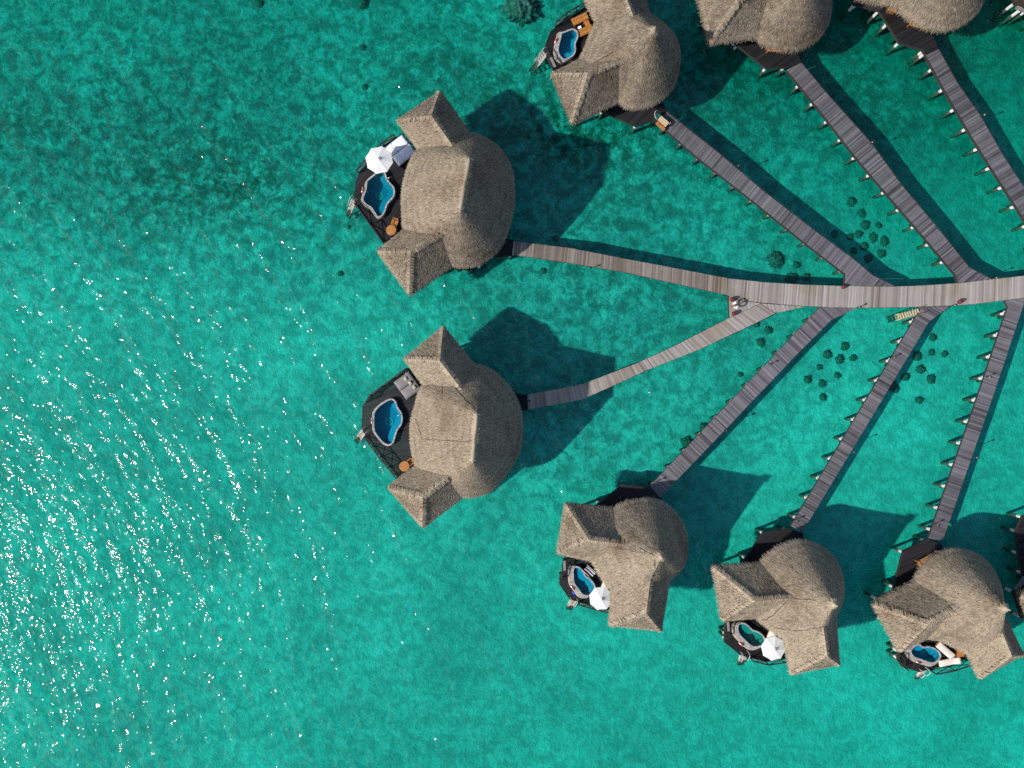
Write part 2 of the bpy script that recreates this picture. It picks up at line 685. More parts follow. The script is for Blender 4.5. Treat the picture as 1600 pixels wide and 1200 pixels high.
def board_fill(poly, axis, z, width=0.135, gap=0.007, thick=0.045, hole=None, tone=lambda k: 0.5, jit=0.012, origin=None):
    """boards running across `axis`; yields (station, MB-ready prism, tone)"""
    ax = Vector((axis[0], axis[1])).normalized()
    cr = Vector((-ax.y, ax.x))
    S = [p[0] * ax.x + p[1] * ax.y for p in poly]
    s = min(S)
    k = 0
    while s < max(S) - 0.02:
        e = min(s + width - gap, max(S) - 0.001)
        lo, hi = s + 0.004, e
        if hi - lo > 0.03:
            A, B = cuts(poly, lo, ax, cr), cuts(poly, hi, ax, cr)
            if hole is not None:
                A = subtract(A, cuts(hole, lo, ax, cr))
                B = subtract(B, cuts(hole, hi, ax, cr))
            if len(A) != len(B):
                mid = cuts(poly, (lo + hi) / 2, ax, cr)
                if hole is not None:
                    mid = subtract(mid, cuts(hole, (lo + hi) / 2, ax, cr))
                A = B = mid
            t = tone(k)
            for (a0, a1), (b0, b1) in zip(A, B):
                if a1 - a0 < 0.03 and b1 - b0 < 0.03:
                    continue
                j0, j1 = RNG.uniform(-jit, jit, 2)
                dz = RNG.uniform(-0.006, 0.006)
                pts = []
                for (ss, cc) in ((lo, a0 + j0), (hi, b0 + j0), (hi, b1 + j1), (lo, a1 + j1)):
                    pts.append((ax.x * ss + cr.x * cc, ax.y * ss + cr.y * cc))
                yield k, s - min(S), pts, z - thick + dz, z + dz, t
        s += width
        k += 1


# ------------------------------------------------------------------ sea and seabed
def gauss(px, py, cx, cy, rx, ry):
    return np.exp(-(((px - cx) / rx) ** 2 + ((py - cy) / ry) ** 2))


def bed_depth(x, y):
    px = 800 + x * F_PX / (CAM_H + 1.0)
    py = 600 - y * F_PX / (CAM_H + 1.0)
    t = np.clip((px - 1000) / 600, 0, 1) * np.clip((520 - py) / 500, 0, 1)
    return -1.0 - 0.5 * t - 0.2 * np.clip((450 - py) / 450, 0, 1)


def grid_coords(half, step, far):
    a = list(np.arange(-half, half + 1e-6, step))
    g, x = [], half
    d = step * 2
    while x < far:
        x += d
        d *= 1.6
        g.append(x)
    return np.array([-v for v in g[::-1]] + a + g)


def build_bed():
    xs = grid_coords(62, 0.8, 1800)
    ys = grid_coords(48, 0.8, 1800)
    X, Y = np.meshgrid(xs, ys)
    Z = bed_depth(X, Y)
    nx, ny = len(xs), len(ys)
    co = np.stack([X, Y, Z], -1).reshape(-1, 3)
    i = np.arange(nx * ny).reshape(ny, nx)
    q = np.stack([i[:-1, :-1], i[:-1, 1:], i[1:, 1:], i[1:, :-1]], -1).reshape(-1, 4)
    me = bpy.data.meshes.new("seabed")
    me.from_pydata(co.tolist(), [], q.tolist())
    px = 800 + X * F_PX / (CAM_H + 1.0)
    py = 600 - Y * F_PX / (CAM_H + 1.0)
    # where coral rubble covers the sand
    reef = 0.25 + 0.55 * np.clip((560 - py) / 330, 0, 1)
    reef += 0.45 * gauss(px, py, 950, 480, 230, 130) + 0.35 * gauss(px, py, 900, 700, 200, 120)
    reef += 0.30 * gauss(px, py, 250, 250, 260, 160) + 0.15 * gauss(px, py, 1150, 640, 160, 90)
    reef -= 0.45 * gauss(px, py, 1450, 330, 190, 170) + 0.3 * gauss(px, py, 1580, 160, 60, 150)
    reef -= 0.2 * gauss(px, py, 1350, 1000, 500, 300)
    weed = (0.75 * gauss(px, py, 850, 190, 150, 80) + 0.5 * gauss(px, py, 270, 240, 190, 90) + 0.55 * gauss(px, py, 20, 185, 70, 45)
            + 0.5 * gauss(px, py, 400, 290, 120, 50) + 0.6 * gauss(px, py, 1130, 130, 120, 70) + 0.45 * gauss(px, py, 1300, 110, 120, 70)
            + 0.45 * gauss(px, py, 690, 90, 90, 60) + 0.4 * gauss(px, py, 960, 240, 130, 60) + 0.35 * gauss(px, py, 1200, 330, 60, 60)
            + 0.5 * gauss(px, py, 1390, 190, 90, 60) + 0.3 * gauss(px, py, 480, 370, 100, 60) + 0.4 * gauss(px, py, 780, 520, 60, 40)
            + 0.25 * gauss(px, py, 1000, 330, 90, 50) + 0.3 * gauss(px, py, 250, 330, 120, 60))
    weed += 0.10 * np.clip((420 - py) / 200, 0, 1)
    painted_vignette = 0.07 * np.clip((520 - py) / 500, 0, 1) + 0.52 * np.clip((px - 900) / 600, 0, 1) * np.clip((560 - py) / 480, 0, 1)  # vignette shade painted on the bed, strongest towards the upper right
    painted_vignette += 0.05 * np.clip((700 - px) / 600, 0, 1) * np.clip((700 - py) / 600, 0, 1) - 0.08 * gauss(px, py, 1575, 150, 40, 120)
    for nm, val in (("reef", reef), ("weed", weed), ("painted_vignette", painted_vignette)):
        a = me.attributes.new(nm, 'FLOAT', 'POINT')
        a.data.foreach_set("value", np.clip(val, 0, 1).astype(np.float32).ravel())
    me.update()
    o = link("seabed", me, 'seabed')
    o["kind"] = "structure"
    # one closed body of water, from below the bed up to the surface
    mb = MB()
    B = 1700
    mb.prism([(-B, -B), (B, -B), (B, B), (-B, B)], -6.0, 0.0)
    s = link("sea", mb, 'sea')
    s["kind"] = "structure"
    return o


build_bed()

# ------------------------------------------------------------------ walkways
post_meshes = {}


def post_mesh(top, bottom=-3.4, r=0.15):
    key = (round(top, 2), r)
    if key not in post_meshes:
        mb = MB()
        mb.lathe([(r * 1.15, bottom), (r, -0.5), (r * 0.98, top)], 12)
        me = mb.mesh("post")
        me.materials.append(M['post'])
        post_meshes[key] = me
    return post_meshes[key]


def add_post(parent, x, y, top, r=0.15):
    o = bpy.data.objects.new("post", post_mesh(top, r=r))
    o.location = (x, y, 0)
    C.objects.link(o)
    o.parent = parent
    return o


def bays(parent, boards, bay_len, mat):
    """group boards into one mesh for each bay of the walkway"""
    groups = {}
    for k, s, pts, z0, z1, t in boards:
        groups.setdefault(int(s / bay_len), []).append((pts, z0, z1, t))
    for g in sorted(groups):
        mb = MB()
        for pts, z0, z1, t in groups[g]:
            mb.prism(pts, z0, z1, t)
        o = link("boards", mb, mat, parent)
        o["kind"] = "stuff"


def plank_tones(seed, base=0.45, amp=0.16, bright=0.08):
    r = np.random.default_rng(seed)
    run = [0.0]

    def f(k):
        if k % 13 == 0:
            run[0] = r.uniform(-0.09, 0.09)
        t = base + run[0] + r.normal(0, amp)
        if r.random() < bright or k % 13 == 0:
            t += 0.22
        if r.random() < 0.06:
            t -= 0.2
        return float(np.clip(t, 0, 1))
    return f


def edge_beams(parent, poly, z, closed=True, w=0.09, h=0.24, mat='beam', skip=()):
    n = len(poly)
    mb = MB()
    for i in range(n if closed else n - 1):
        if i in skip:
            continue
        a, b = Vector((*poly[i], z)), Vector((*poly[(i + 1) % n], z))
        mb.beam(a, b, w, h)
    return link("edge_beam", mb, mat, parent)


def straight_walkway(name, label, left, right, seed, mat='walk_wood', first=0.6, bay=2.1, cat="walkway", base=0.45, group=None, posts=True, inset=0.30):
    """left / right: pixel polylines of the two edges, from the villa end to the jetty end"""
    L = [W(x, y, Z_DECK) for x, y in left]
    R = [W(x, y, Z_DECK) for x, y in right]
    t = thing(name, label, cat, group=group)
    poly = [xy(p) for p in L] + [xy(p) for p in R[::-1]]
    # axis from the long straight run
    a0 = (L[0] + R[0]) / 2
    a1 = (L[-2] + R[-2]) / 2 if len(L) > 2 else (L[-1] + R[-1]) / 2
    ax = (a1 - a0).xy.normalized()
    bays(t, board_fill(poly, ax, Z_DECK, tone=plank_tones(seed, base)), bay, mat)
    for side in (L, R):
        pts = [(Vector((p.x, p.y, Z_DECK - 0.17))) for p in side]
        inn = Vector((-ax.y, ax.x, 0)) * (0.05 if side is R else -0.05)
        mb = MB()
        for a, b in zip(pts[:-1], pts[1:]):
            mb.beam(a + inn, b + inn, 0.09, 0.24)
        link("edge_beam", mb, 'beam', t)
    # piles and their cross heads, from the jetty end
    if posts:
        s0 = a0.xy.dot(ax)
        s1 = (W(*left[-1], Z_DECK).xy.dot(ax))
        cr = Vector((-ax.y, ax.x))
        s = s0 + first
        while s < s1 - 0.3:
            iv = cuts(poly, s, ax, cr)
            if iv:
                c0, c1 = iv[0][0], iv[-1][1]
                if c1 - c0 < 3.2:
                    for c in (c0 + inset, c1 - inset):
                        p = ax * s + cr * c
                        add_post(t, p.x, p.y, Z_DECK - 0.32)
                    mb = MB()
                    pa, pb = ax * s + cr * (c0 + 0.02), ax * s + cr * (c1 - 0.02)
                    mb.beam((pa.x, pa.y, Z_DECK - 0.40), (pb.x, pb.y, Z_DECK - 0.40), 0.26, 0.2)
                    link("cross_beam", mb, 'post', t)
            s += bay
    return t


def strip_boards(L, R, z, seed, base, width=0.135):
    """boards fanned between two edge polylines (world xy arrays)"""
    n = int(max(np.linalg.norm(np.diff(L, axis=0), axis=1).sum(), np.linalg.norm(np.diff(R, axis=0), axis=1).sum()) / width)
    A, B = resample(L, n + 1, False), resample(R, n + 1, False)
    tone = plank_tones(seed, base)
    for k in range(n):
        g = 0.03
        a0, a1 = A[k] * (1 - g) + A[k + 1] * g, A[k] * g + A[k + 1] * (1 - g)
        b0, b1 = B[k] * (1 - g) + B[k + 1] * g, B[k] * g + B[k + 1] * (1 - g)
        d = (A[k] - B[k]) / np.linalg.norm(A[k] - B[k])
        j0, j1 = RNG.uniform(-0.012, 0.012, 2)
        dz = RNG.uniform(-0.006, 0.006)
        yield k, k * width, [tuple(a0 + d * j0), tuple(a1 + d * j0), tuple(b1 + d * j1), tuple(b0 + d * j1)], z - 0.04 + dz, z + dz, tone(k)


def curved_walkway(name, label, left, right, seed, mat, base, bay=2.1, first=0.5, cat="walkway", group=None, posts=True):
    L = np.array([xy(W(x, y, Z_DECK)) for x, y in left])
    R = np.array([xy(W(x, y, Z_DECK)) for x, y in right])
    t = thing(name, label, cat, group=group)
    bays(t, strip_boards(L, R, Z_DECK, seed, base), bay, mat)
    for P, Q in ((L, R), (R, L)):
        mb = MB()
        for i in range(len(P) - 1):
            inn = (Q[min(i, len(Q) - 1)] - P[i])
            inn = inn / np.linalg.norm(inn) * 0.05
            a, b = P[i] + inn, P[i + 1] + inn
            mb.beam((*a, Z_DECK - 0.17), (*b, Z_DECK - 0.17), 0.09, 0.24)
        link("edge_beam", mb, 'beam', t)
    if posts:
        ln = np.linalg.norm(np.diff(L, axis=0), axis=1).sum()
        n = int(ln * 4)
        A, B = resample(L, n + 1, False), resample(R, n + 1, False)
        s = first
        while s < ln - 0.2:
            i = min(n, int(s * 4))
            a, b = A[i], B[i]
            d = (b - a) / np.linalg.norm(b - a)
            for p in (a + d * 0.5, b - d * 0.5):
                add_post(t, p[0], p[1], Z_DECK - 0.32)
            mb = MB()
            mb.beam((*(a + d * 0.25), Z_DECK - 0.40), (*(b - d * 0.25), Z_DECK - 0.40), 0.26, 0.2)
            link("cross_beam", mb, 'post', t)
            s += bay
    return t


GW = "boarded walkways branching from the jetty"
jetty_top = [(1137.5, 435), (1180, 439.5), (1199, 441.5), (1259, 445), (1319, 447), (1400, 447.8), (1446, 446), (1507, 441.7), (1548, 436.7), (1600, 431), (1690, 417), (1780, 400)]
jetty_bot = [(1136, 461), (1156, 469), (1190, 472.8), (1254, 478), (1300, 480), (1342, 481), (1400, 480.3), (1440, 479), (1485, 477.3), (1523, 475), (1570, 469), (1600, 465), (1690, 452), (1780, 436)]
jetty = curved_walkway("jetty", "wide pale weathered jetty curving to the right edge, all other walkways join it", jetty_top, jetty_bot, 3, 'jetty_wood', 0.56, bay=2.6, cat="jetty")
# triangular landing in the fork, a part of the jetty
landing = [(1138.5, 462.5), (1140.5, 496), (1188.5, 473.6), (1156, 470)]
lp = [xy(W(x, y, Z_DECK)) for x, y in landing]
mbl = MB()
for k, s, pts, z0, z1, t in board_fill(lp, (1, 0.16), Z_DECK - 0.012, tone=plank_tones(8, 0.72, 0.05, 0.02)):
    mbl.prism(pts, z0, z1, t)
o = link("landing_boards", mbl, 'jetty_wood', jetty)
o["kind"] = "stuff"
edge_beams(jetty, lp, Z_DECK - 0.19)

w1 = curved_walkway("walkway", "long walkway running left from the jetty to the upper left villa", [(802.5, 377), (890, 387.5), (980, 405), (1060, 420), (1136.8, 434.8)],
                    [(800, 397.5), (890, 411), (980, 426), (1060, 444), (1135.2, 460.7)], 21, 'jetty_wood', 0.21, group=GW)
w2 = curved_walkway("walkway", "pale walkway with one bend leading to the middle left villa", [(824, 617), (911, 600), (995, 567.5), (1050, 542.5), (1140, 496.6), (1189, 474.0)],
                    [(825, 640), (910, 624), (952.5, 605), (1012.5, 577.5), (1092.5, 546), (1180, 505), (1212.5, 489)], 22, 'jetty_wood', 0.55, group=GW)
# wedge where it meets the jetty
wed = [xy(W(x, y, Z_DECK)) for x, y in [(1189.3, 474.2), (1213, 488.9), (1256, 479.6), (1253, 478.6)]]
mbl = MB()
for k, s, pts, z0, z1, t in board_fill(wed, (0.94, 0.35), Z_DECK - 0.006, tone=plank_tones(9, 0.6)):
    mbl.prism(pts, z0, z1, t)
o = link("wedge_boards", mbl, 'jetty_wood', w2)
o["kind"] = "stuff"

w6 = straight_walkway("walkway", "grey walkway from the jetty up to the top centre villa, cart at its far end", [(1027, 190), (1091.5, 246.7), (1171.7, 309.5), (1258, 379), (1321, 427.5), (1320.5, 446.6)],
                      [(1040.6, 174), (1124, 240), (1193, 298.6), (1273, 360.5), (1332.5, 404), (1364, 430.5), (1398, 446.9)], 26, base=0.42, first=0.75, inset=0.34, group=GW)
w7 = straight_walkway("walkway", "grey walkway from the jetty up to the villa cut by the top edge", [(1230, 109), (1280, 170), (1332, 238), (1365, 277.5), (1430, 353), (1494, 429), (1497.5, 442)],
                      [(1252, 98), (1290, 144), (1360, 222), (1408, 288), (1462.5, 353), (1514.5, 418), (1549, 436.2)], 27, base=0.36, first=1.55, group=GW)
w8 = straight_walkway("walkway", "grey walkway at upper right that runs off the right edge", [(1447.5, 86), (1480, 146), (1520, 214), (1538, 243), (1600, 340), (1650, 418), (1652, 422)],
                      [(1466, 76), (1496, 130), (1530, 178), (1568.6, 245), (1600, 292.6), (1664, 395), (1690, 417)], 28, base=0.36, first=1.3, group=GW)
w3 = straight_walkway("walkway", "first grey walkway below the jetty, ending at the lower villa left of the other two", [(1015, 760), (1105, 665), (1205.5, 560), (1279, 482), (1281, 479.6)],
                      [(1032, 778), (1054, 754), (1132.5, 672), (1239, 560), (1299, 500), (1338, 481.6)], 23, base=0.47, first=0.4, inset=0.34, group=GW)
w4 = straight_walkway("walkway", "grey walkway below the jetty beside the jetty steps", [(1236, 822), (1340, 648), (1429, 499), (1440.5, 479.6)],
                      [(1253.5, 832), (1359, 657), (1451.5, 502.5), (1485, 478.2)], 24, base=0.44, first=0.9, inset=0.28, group=GW)
w5 = straight_walkway("walkway", "grey walkway below the jetty nearest the right edge", [(1451, 841), (1524, 632), (1575.5, 479), (1570, 469.6)],
                      [(1473, 845), (1552.5, 616), (1597.5, 482), (1602, 465.4)], 25, base=0.42, first=0.7, group=GW)


# ------------------------------------------------------------------ stairs
def stairs(parent, top_px, bot_px, z0, z1, width, n, tread_mat, side_mat, rails=None, name="stair", depth=None):
    """steps from height z0 down to z1; top_px/bot_px photo pixels of the two ends"""
    a, b = W(*top_px, z0), W(*bot_px, z1)
    d = (b - a).xy
    L = d.length
    d.normalize()
    cr = Vector((-d.y, d.x))
    mb = MB()
    for s in (-1, 1):
        off = Vector((cr.x, cr.y, 0)) * s * width / 2
        mb.beam(a + off - Vector((0, 0, 0.05)), b + off - Vector((0, 0, 0.05)), 0.06, 0.2)
    body = link(name, mb, side_mat, parent)
    td = depth or L / n * 0.86
    tm = MB()
    tm.box((0, 0, 0), (td, width - 0.07, 0.045))
    me = tm.mesh("tread")
    me.materials.append(M[tread_mat])
    for i in range(n):
        f = (i + 0.5) / n
        o = bpy.data.objects.new("tread", me)
        p = a.lerp(b, f)
        o.location = p + Vector((0, 0, 0.05))
        o.rotation_euler = (0, 0, math.atan2(d.y, d.x))
        C.objects.link(o)
        o.parent = body
    if rails:
        h, mat, f0, f1, r = rails
        for s in (-1, 1):
            off = Vector((cr.x, cr.y, 0)) * s * (width / 2 + 0.02)
            p0 = a.lerp(b, f0) + off
            p1 = a.lerp(b, f1) + off
            up = Vector((0, 0, h))
            pts = [p0 - Vector((d.x, d.y, 0)) * 0.25, p0 - Vector((d.x, d.y, 0)) * 0.22 + up * 0.8, p0 + up, p0.lerp(p1, 0.5) + up, p1 + up * 0.9, p1 + up * 0.4, p1]
            rb = MB()
            rb.tube(pts, r, 6)
            link("handrail", rb, mat, body)
    return body


stairs(jetty, (1436, 486), (1386, 500), Z_DECK - 0.02, -0.85, 0.52, 13, 'sea_stair', 'sea_stair', (0.75, 'teak_dark', 0.0, 0.62, 0.022), "stair")


# ------------------------------------------------------------------ thatched villas
def lerp(a, b, t):
    return a + (b - a) * t


class Strands:
    """loose thatch laid over a roof, collected as quads"""
    def __init__(self):
        self.q, self.t = [], []

    def lay(self, P, D, Nn, length, width, lift, tone):
        n = len(P)
        D = D / (np.linalg.norm(D, axis=1)[:, None] + 1e-9)
        Nn = Nn / (np.linalg.norm(Nn, axis=1)[:, None] + 1e-9)
        S = np.cross(D, Nn)
        D = D + S * RNG.normal(0, 0.16, (n, 1))
        D /= np.linalg.norm(D, axis=1)[:, None]
        S = np.cross(D, Nn)
        roll = RNG.normal(0, 0.22, (n, 1))
        S = S * np.cos(roll) + Nn * np.sin(roll)
        Lr, Wd = length[:, None], width[:, None]
        root = P + Nn * 0.015
        tip = P + D * Lr + Nn * lift[:, None]
        q = np.stack([root - S * Wd * 0.5, root + S * Wd * 0.5, tip + S * Wd * 0.32, tip - S * Wd * 0.32], axis=1)
        self.q.append(q)
        self.t.append(tone)

    def build(self, parent):
        q = np.concatenate(self.q)
        t = np.concatenate(self.t)
        n = len(q)
        me = bpy.data.meshes.new("thatch")
        me.vertices.add(n * 4)
        me.vertices.foreach_set("co", q.reshape(-1).astype(np.float32))
        me.loops.add(n * 4)
        me.loops.foreach_set("vertex_index", np.arange(n * 4, dtype=np.int32))
        me.polygons.add(n)
        me.polygons.foreach_set("loop_start", np.arange(0, n * 4, 4, dtype=np.int32))
        a = me.attributes.new("tone", 'FLOAT', 'POINT')
        a.data.foreach_set("value", np.repeat(np.clip(t, 0, 1), 4).astype(np.float32))
        me.update(calc_edges=True)
        o = link("thatch", me, 'thatch', parent)
        o["kind"] = "stuff"
        return o


def face_strands(st, A, B, Cc, Dd, dens, tone_mu, eave=True):
    """A-B eave edge, Dd-Cc ridge edge (A below Dd, B below Cc)"""
    A, B, Cc, Dd = (np.array(v, dtype=float) for v in (A, B, Cc, Dd))
    area = 0.5 * np.linalg.norm(np.cross(Cc - A, Dd - B))
    n = int(area * dens)
    u, v = RNG.random(n), RNG.random(n)
    wb, wt = np.linalg.norm(B - A), np.linalg.norm(Cc - Dd)
    keep = RNG.random(n) < (wb + (wt - wb) * v) / max(wb, wt)
    u, v = u[keep, None], v[keep, None]
    lo, hi = A + (B - A) * u, Dd + (Cc - Dd) * u
    P = lo + (hi - lo) * v
    D = lo - hi
    Nn = np.cross(B - A, Dd - A)
    if Nn[2] < 0:
        Nn = -Nn
    Nn = np.repeat(Nn[None], len(P), 0)
    k = len(P)
    st.lay(P, D, Nn, RNG.uniform(0.15, 0.36, k), RNG.uniform(0.02, 0.048, k), RNG.uniform(0.012, 0.055, k), RNG.normal(tone_mu, 0.19, k))
    if eave:
        fringe(st, A, B, D.mean(0), Nn[0], tone_mu)


def fringe(st, A, B, D, Nn, tone_mu):
    ln = np.linalg.norm(B - A)
    D = D / np.linalg.norm(D)
    for dens, back, drop, l0, l1, w0, w1, dt in ((38, 0.30, 0.03, 0.32, 0.48, 0.025, 0.055, 0.10), (30, 0.12, -0.10, 0.22, 0.44, 0.025, 0.055, 0.0), (26, 0.0, -0.25, 0.12, 0.40, 0.03, 0.06, -0.12)):
        n = int(ln * dens)
        u = RNG.random(n)[:, None]
        P = A + (B - A) * u - D * back + np.array([0, 0, drop])
        st.lay(P, np.repeat(D[None], n, 0), np.repeat(Nn[None], n, 0), RNG.uniform(l0, l1, n), RNG.uniform(w0, w1, n), RNG.uniform(-0.05, 0.06, n), RNG.normal(tone_mu + dt, 0.16, n))


def ridge_strands(st, a, b, tone_mu):
    """pale bundles tied across a ridge"""
    a, b = np.array(a, float), np.array(b, float)
    d = b - a
    ln = np.linalg.norm(d)
    if ln < 0.05:
        return
    d /= ln
    side = np.cross(d, (0, 0, 1.0))
    side /= np.linalg.norm(side) + 1e-9
    n = int(ln * 60)
    u = RNG.random(n)[:, None]
    sg = np.where(RNG.random(n) < 0.5, -1.0, 1.0)[:, None]
    P = a + (b - a) * u + np.array([0, 0, 0.16])
    D = side * sg + np.array([0, 0, -0.8])
    Nn = np.cross(D, d)
    Nn = np.where(Nn[:, 2:3] < 0, -Nn, Nn)
    st.lay(P, D, Nn, RNG.uniform(0.22, 0.42, n), RNG.uniform(0.05, 0.1, n), RNG.uniform(0.0, 0.06, n), RNG.normal(tone_mu + 0.16, 0.15, n))


def soft_poly(mb, rows, tone, lump=0.05, seed=0.0):
    """grid of points (rows of equal length) as a lumpy skin"""
    nr, nc = len(rows), len(rows[0])
    vs = []
    for i, r in enumerate(rows):
        for p in r:
            p = Vector(p)
            d = noise.noise(p * 0.9 + Vector((seed, 0, 0))) * lump + noise.noise(p * 2.7) * lump * 0.5
            vs.append(p + Vector((0, 0, d)))
    fs = []
    for i in range(nr - 1):
        for j in range(nc - 1):
            fs.append((i * nc + j, i * nc + j + 1, (i + 1) * nc + j + 1, (i + 1) * nc + j))
    mb.add(vs, fs, tone)


def main_roof(villa, outline_px, ridge_px, tone_mu, dens, seed):
    E = np.array([xy(W(x, y, Z_EAVE)) for x, y in outline_px])
    E = smooth_closed(E, 132)
    if area2(E) < 0:
        E = E[::-1]
    E = E - normals2(E) * 0.10                     # the traced line is where the fringe ends
    Ra = np.array(W(*ridge_px[0], Z_RIDGE))
    Rb = np.array(W(*ridge_px[-1], Z_RIDGE))
    rv = (Rb - Ra)[:2]
    rl = np.linalg.norm(rv)
    if rl > 0.05:
        t = np.clip(((E - Ra[:2]) @ rv) / rl ** 2, 0, 1)
    else:
        t = np.zeros(len(E))
    T = Ra + (Rb - Ra) * t[:, None]
    E3 = np.c_[E, np.full(len(E), Z_EAVE)]
    bulge = 0.14 if rl > 0.05 else -0.06
    prof = lambda v: (bulge * math.sin(math.pi * v))
    mb = MB()
    n = len(E)
    rows = []
    for v in np.linspace(0, 1, 15):
        r = E3 * (1 - v) + T * v
        r[:, 2] += prof(v)
        rows.append([tuple(p) for p in np.vstack([r, r[:1]])])
    soft_poly(mb, rows, tone_mu - 0.1, 0.06, seed)
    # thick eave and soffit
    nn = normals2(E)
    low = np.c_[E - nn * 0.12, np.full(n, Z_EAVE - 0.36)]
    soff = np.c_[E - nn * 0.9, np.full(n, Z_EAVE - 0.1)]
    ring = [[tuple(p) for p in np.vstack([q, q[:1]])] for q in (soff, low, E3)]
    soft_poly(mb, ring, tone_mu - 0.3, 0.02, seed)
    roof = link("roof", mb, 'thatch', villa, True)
    # strands
    st = Strands()
    per = np.linalg.norm(np.roll(E, -1, 0) - E, axis=1)
    run = np.linalg.norm(E3 - T, axis=1)
    wtop = np.linalg.norm(np.roll(T, -1, 0) - T, axis=1)
    cell = run * (per + wtop) / 2
    tot = int(cell.sum() * dens)
    idx = RNG.choice(n, tot, p=cell / cell.sum())
    f = RNG.random(tot)
    r = RNG.random(tot)
    ratio = wtop[idx] / per[idx]
    # v density falls towards the top where the ring is shorter
    v = 1 - (np.sqrt(ratio ** 2 + r * (1 - ratio ** 2)) - ratio) / np.where(np.abs(1 - ratio) < 1e-4, 1e-4, 1 - ratio)
    v = np.where(np.abs(1 - ratio) < 1e-3, r, v)
    v = np.clip(v, 0, 0.985)[:, None]
    i2 = (idx + 1) % n
    lo = E3[idx] * (1 - f[:, None]) + E3[i2] * f[:, None]
    hi = T[idx] * (1 - f[:, None]) + T[i2] * f[:, None]
    P = lo * (1 - v) + hi * v
    P[:, 2] += bulge * np.sin(math.pi * v[:, 0]) + 0.02
    D = lo - hi
    tang = E3[i2] - E3[idx]
    Nn = np.cross(tang, -D)
    Nn = np.where(Nn[:, 2:3] < 0, -Nn, Nn)
    # slight courses: rows of thatch butts a hand apart
    course = 0.05 * np.sin(v[:, 0] * run[idx] * 2 * math.pi / 0.9)
    st.lay(P, D, Nn, RNG.uniform(0.15, 0.36, tot), RNG.uniform(0.02, 0.048, tot), RNG.uniform(0.012, 0.055, tot), RNG.normal(tone_mu, 0.19, tot) + course)
    for i in range(n):
        fringe(st, E3[i], E3[(i + 1) % n], (E3[i] - T[i]), np.cross(E3[(i + 1) % n] - E3[i], T[i] - E3[i]) * np.sign(1), tone_mu)
    ridge_strands(st, Ra, Rb, tone_mu)
    if rl <= 0.05:                                   # tied top of the cone
        k = 160
        a = RNG.uniform(0, 2 * math.pi, k)
        D = np.stack([np.cos(a), np.sin(a), np.full(k, -0.9)], 1)
        Nn = np.stack([np.cos(a), np.sin(a), np.full(k, 0.9)], 1)
        st.lay(np.repeat((Ra + np.array([0, 0, 0.15]))[None], k, 0), D, Nn, RNG.uniform(0.25, 0.6, k), RNG.uniform(0.05, 0.1, k), RNG.uniform(0, 0.08, k), RNG.normal(tone_mu + 0.15, 0.13, k))
    st.build(roof)
    cap = MB()
    if rl > 0.05:
        pts = [Ra + (Rb - Ra) * q + np.array([0, 0, 0.02 + 0.03 * math.sin(9 * q)]) for q in np.linspace(-0.02, 1.02, 14)]
        cap.tube(pts, [0.1] + [0.17] * 12 + [0.1], 8, tone_mu + 0.25)
    else:
        cap.lathe([(0.34, -0.25), (0.2, 0.12), (0.07, 0.34), (0.02, 0.62)], 10, tone_mu + 0.25, tuple(Ra))
    link("ridge_cap", cap, 'thatch', roof, True)
    return E, T, roof


def wing_roof(villa, O, I, C1, C2, D1, D2, tone_mu, dens, seed, centre):
    """hipped wing: ridge I-O, outer corners C1 C2, inner eave ends D1 D2 (pixels)"""
    O3, I3 = np.array(W(*O, Z_WING)), np.array(W(*I, Z_WING))
    c1, c2, d1, d2 = (np.array(W(*p, Z_EAVE)) for p in (C1, C2, D1, D2))
    mid0 = (c1 + c2 + d1 + d2) / 4
    c1, c2, d1, d2 = (p + (mid0 - p) * (0.12 / np.linalg.norm(mid0 - p)) for p in (c1, c2, d1, d2))
    # run the inner ends on under the main roof
    I3 = I3 + (I3 - O3) * 0.5
    d1 = d1 + (d1 - c1) * 0.22
    d2 = d2 + (d2 - c2) * 0.22
    mb = MB()

    def quad(a, b, c, d):
        rows = []
        for v in np.linspace(0, 1, 9):
            l, r = a + (d - a) * v, b + (c - b) * v
            row = []
            for u in np.linspace(0, 1, 9):
                p = l + (r - l) * u
                p = p + np.array([0, 0, -0.10 * math.sin(math.pi * v)])
                row.append(tuple(p))
            rows.append(row)
        soft_poly(mb, rows, tone_mu - 0.1, 0.04, seed)
    quad(c1, d1, I3, O3)
    quad(d2, c2, O3, I3)
    quad(c2, c1, O3, O3)
    # eave thickness
    dn = np.array([0, 0, -0.36])
    mid = (c1 + c2 + d1 + d2) / 4
    inn = lambda p: p + (mid - p) * 0.03 + dn
    ring = [d1, c1, c2, d2]
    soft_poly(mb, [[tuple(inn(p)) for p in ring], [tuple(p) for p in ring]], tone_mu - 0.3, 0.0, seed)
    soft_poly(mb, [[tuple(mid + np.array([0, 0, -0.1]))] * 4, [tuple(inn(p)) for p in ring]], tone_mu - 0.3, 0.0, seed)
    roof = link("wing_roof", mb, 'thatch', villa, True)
    st = Strands()
    face_strands(st, c1, d1, I3, O3, dens, tone_mu)
    face_strands(st, d2, c2, O3, I3, dens, tone_mu)
    face_strands(st, c2, c1, O3, O3 + (c1 - c2) * 1e-3, dens, tone_mu)
    ridge_strands(st, O3, I3, tone_mu)
    ridge_strands(st, O3, c1, tone_mu - 0.04)
    ridge_strands(st, O3, c2, tone_mu - 0.04)
    st.build(roof)
    cap = MB()
    pts = [O3 + (I3 - O3) * q for q in np.linspace(0, 0.7, 8)]
    cap.tube(pts, 0.13, 8, tone_mu + 0.2)
    link("ridge_cap", cap, 'thatch', roof, True)
    return [xy(c1), xy(c2), xy(d2), xy(d1)], roof


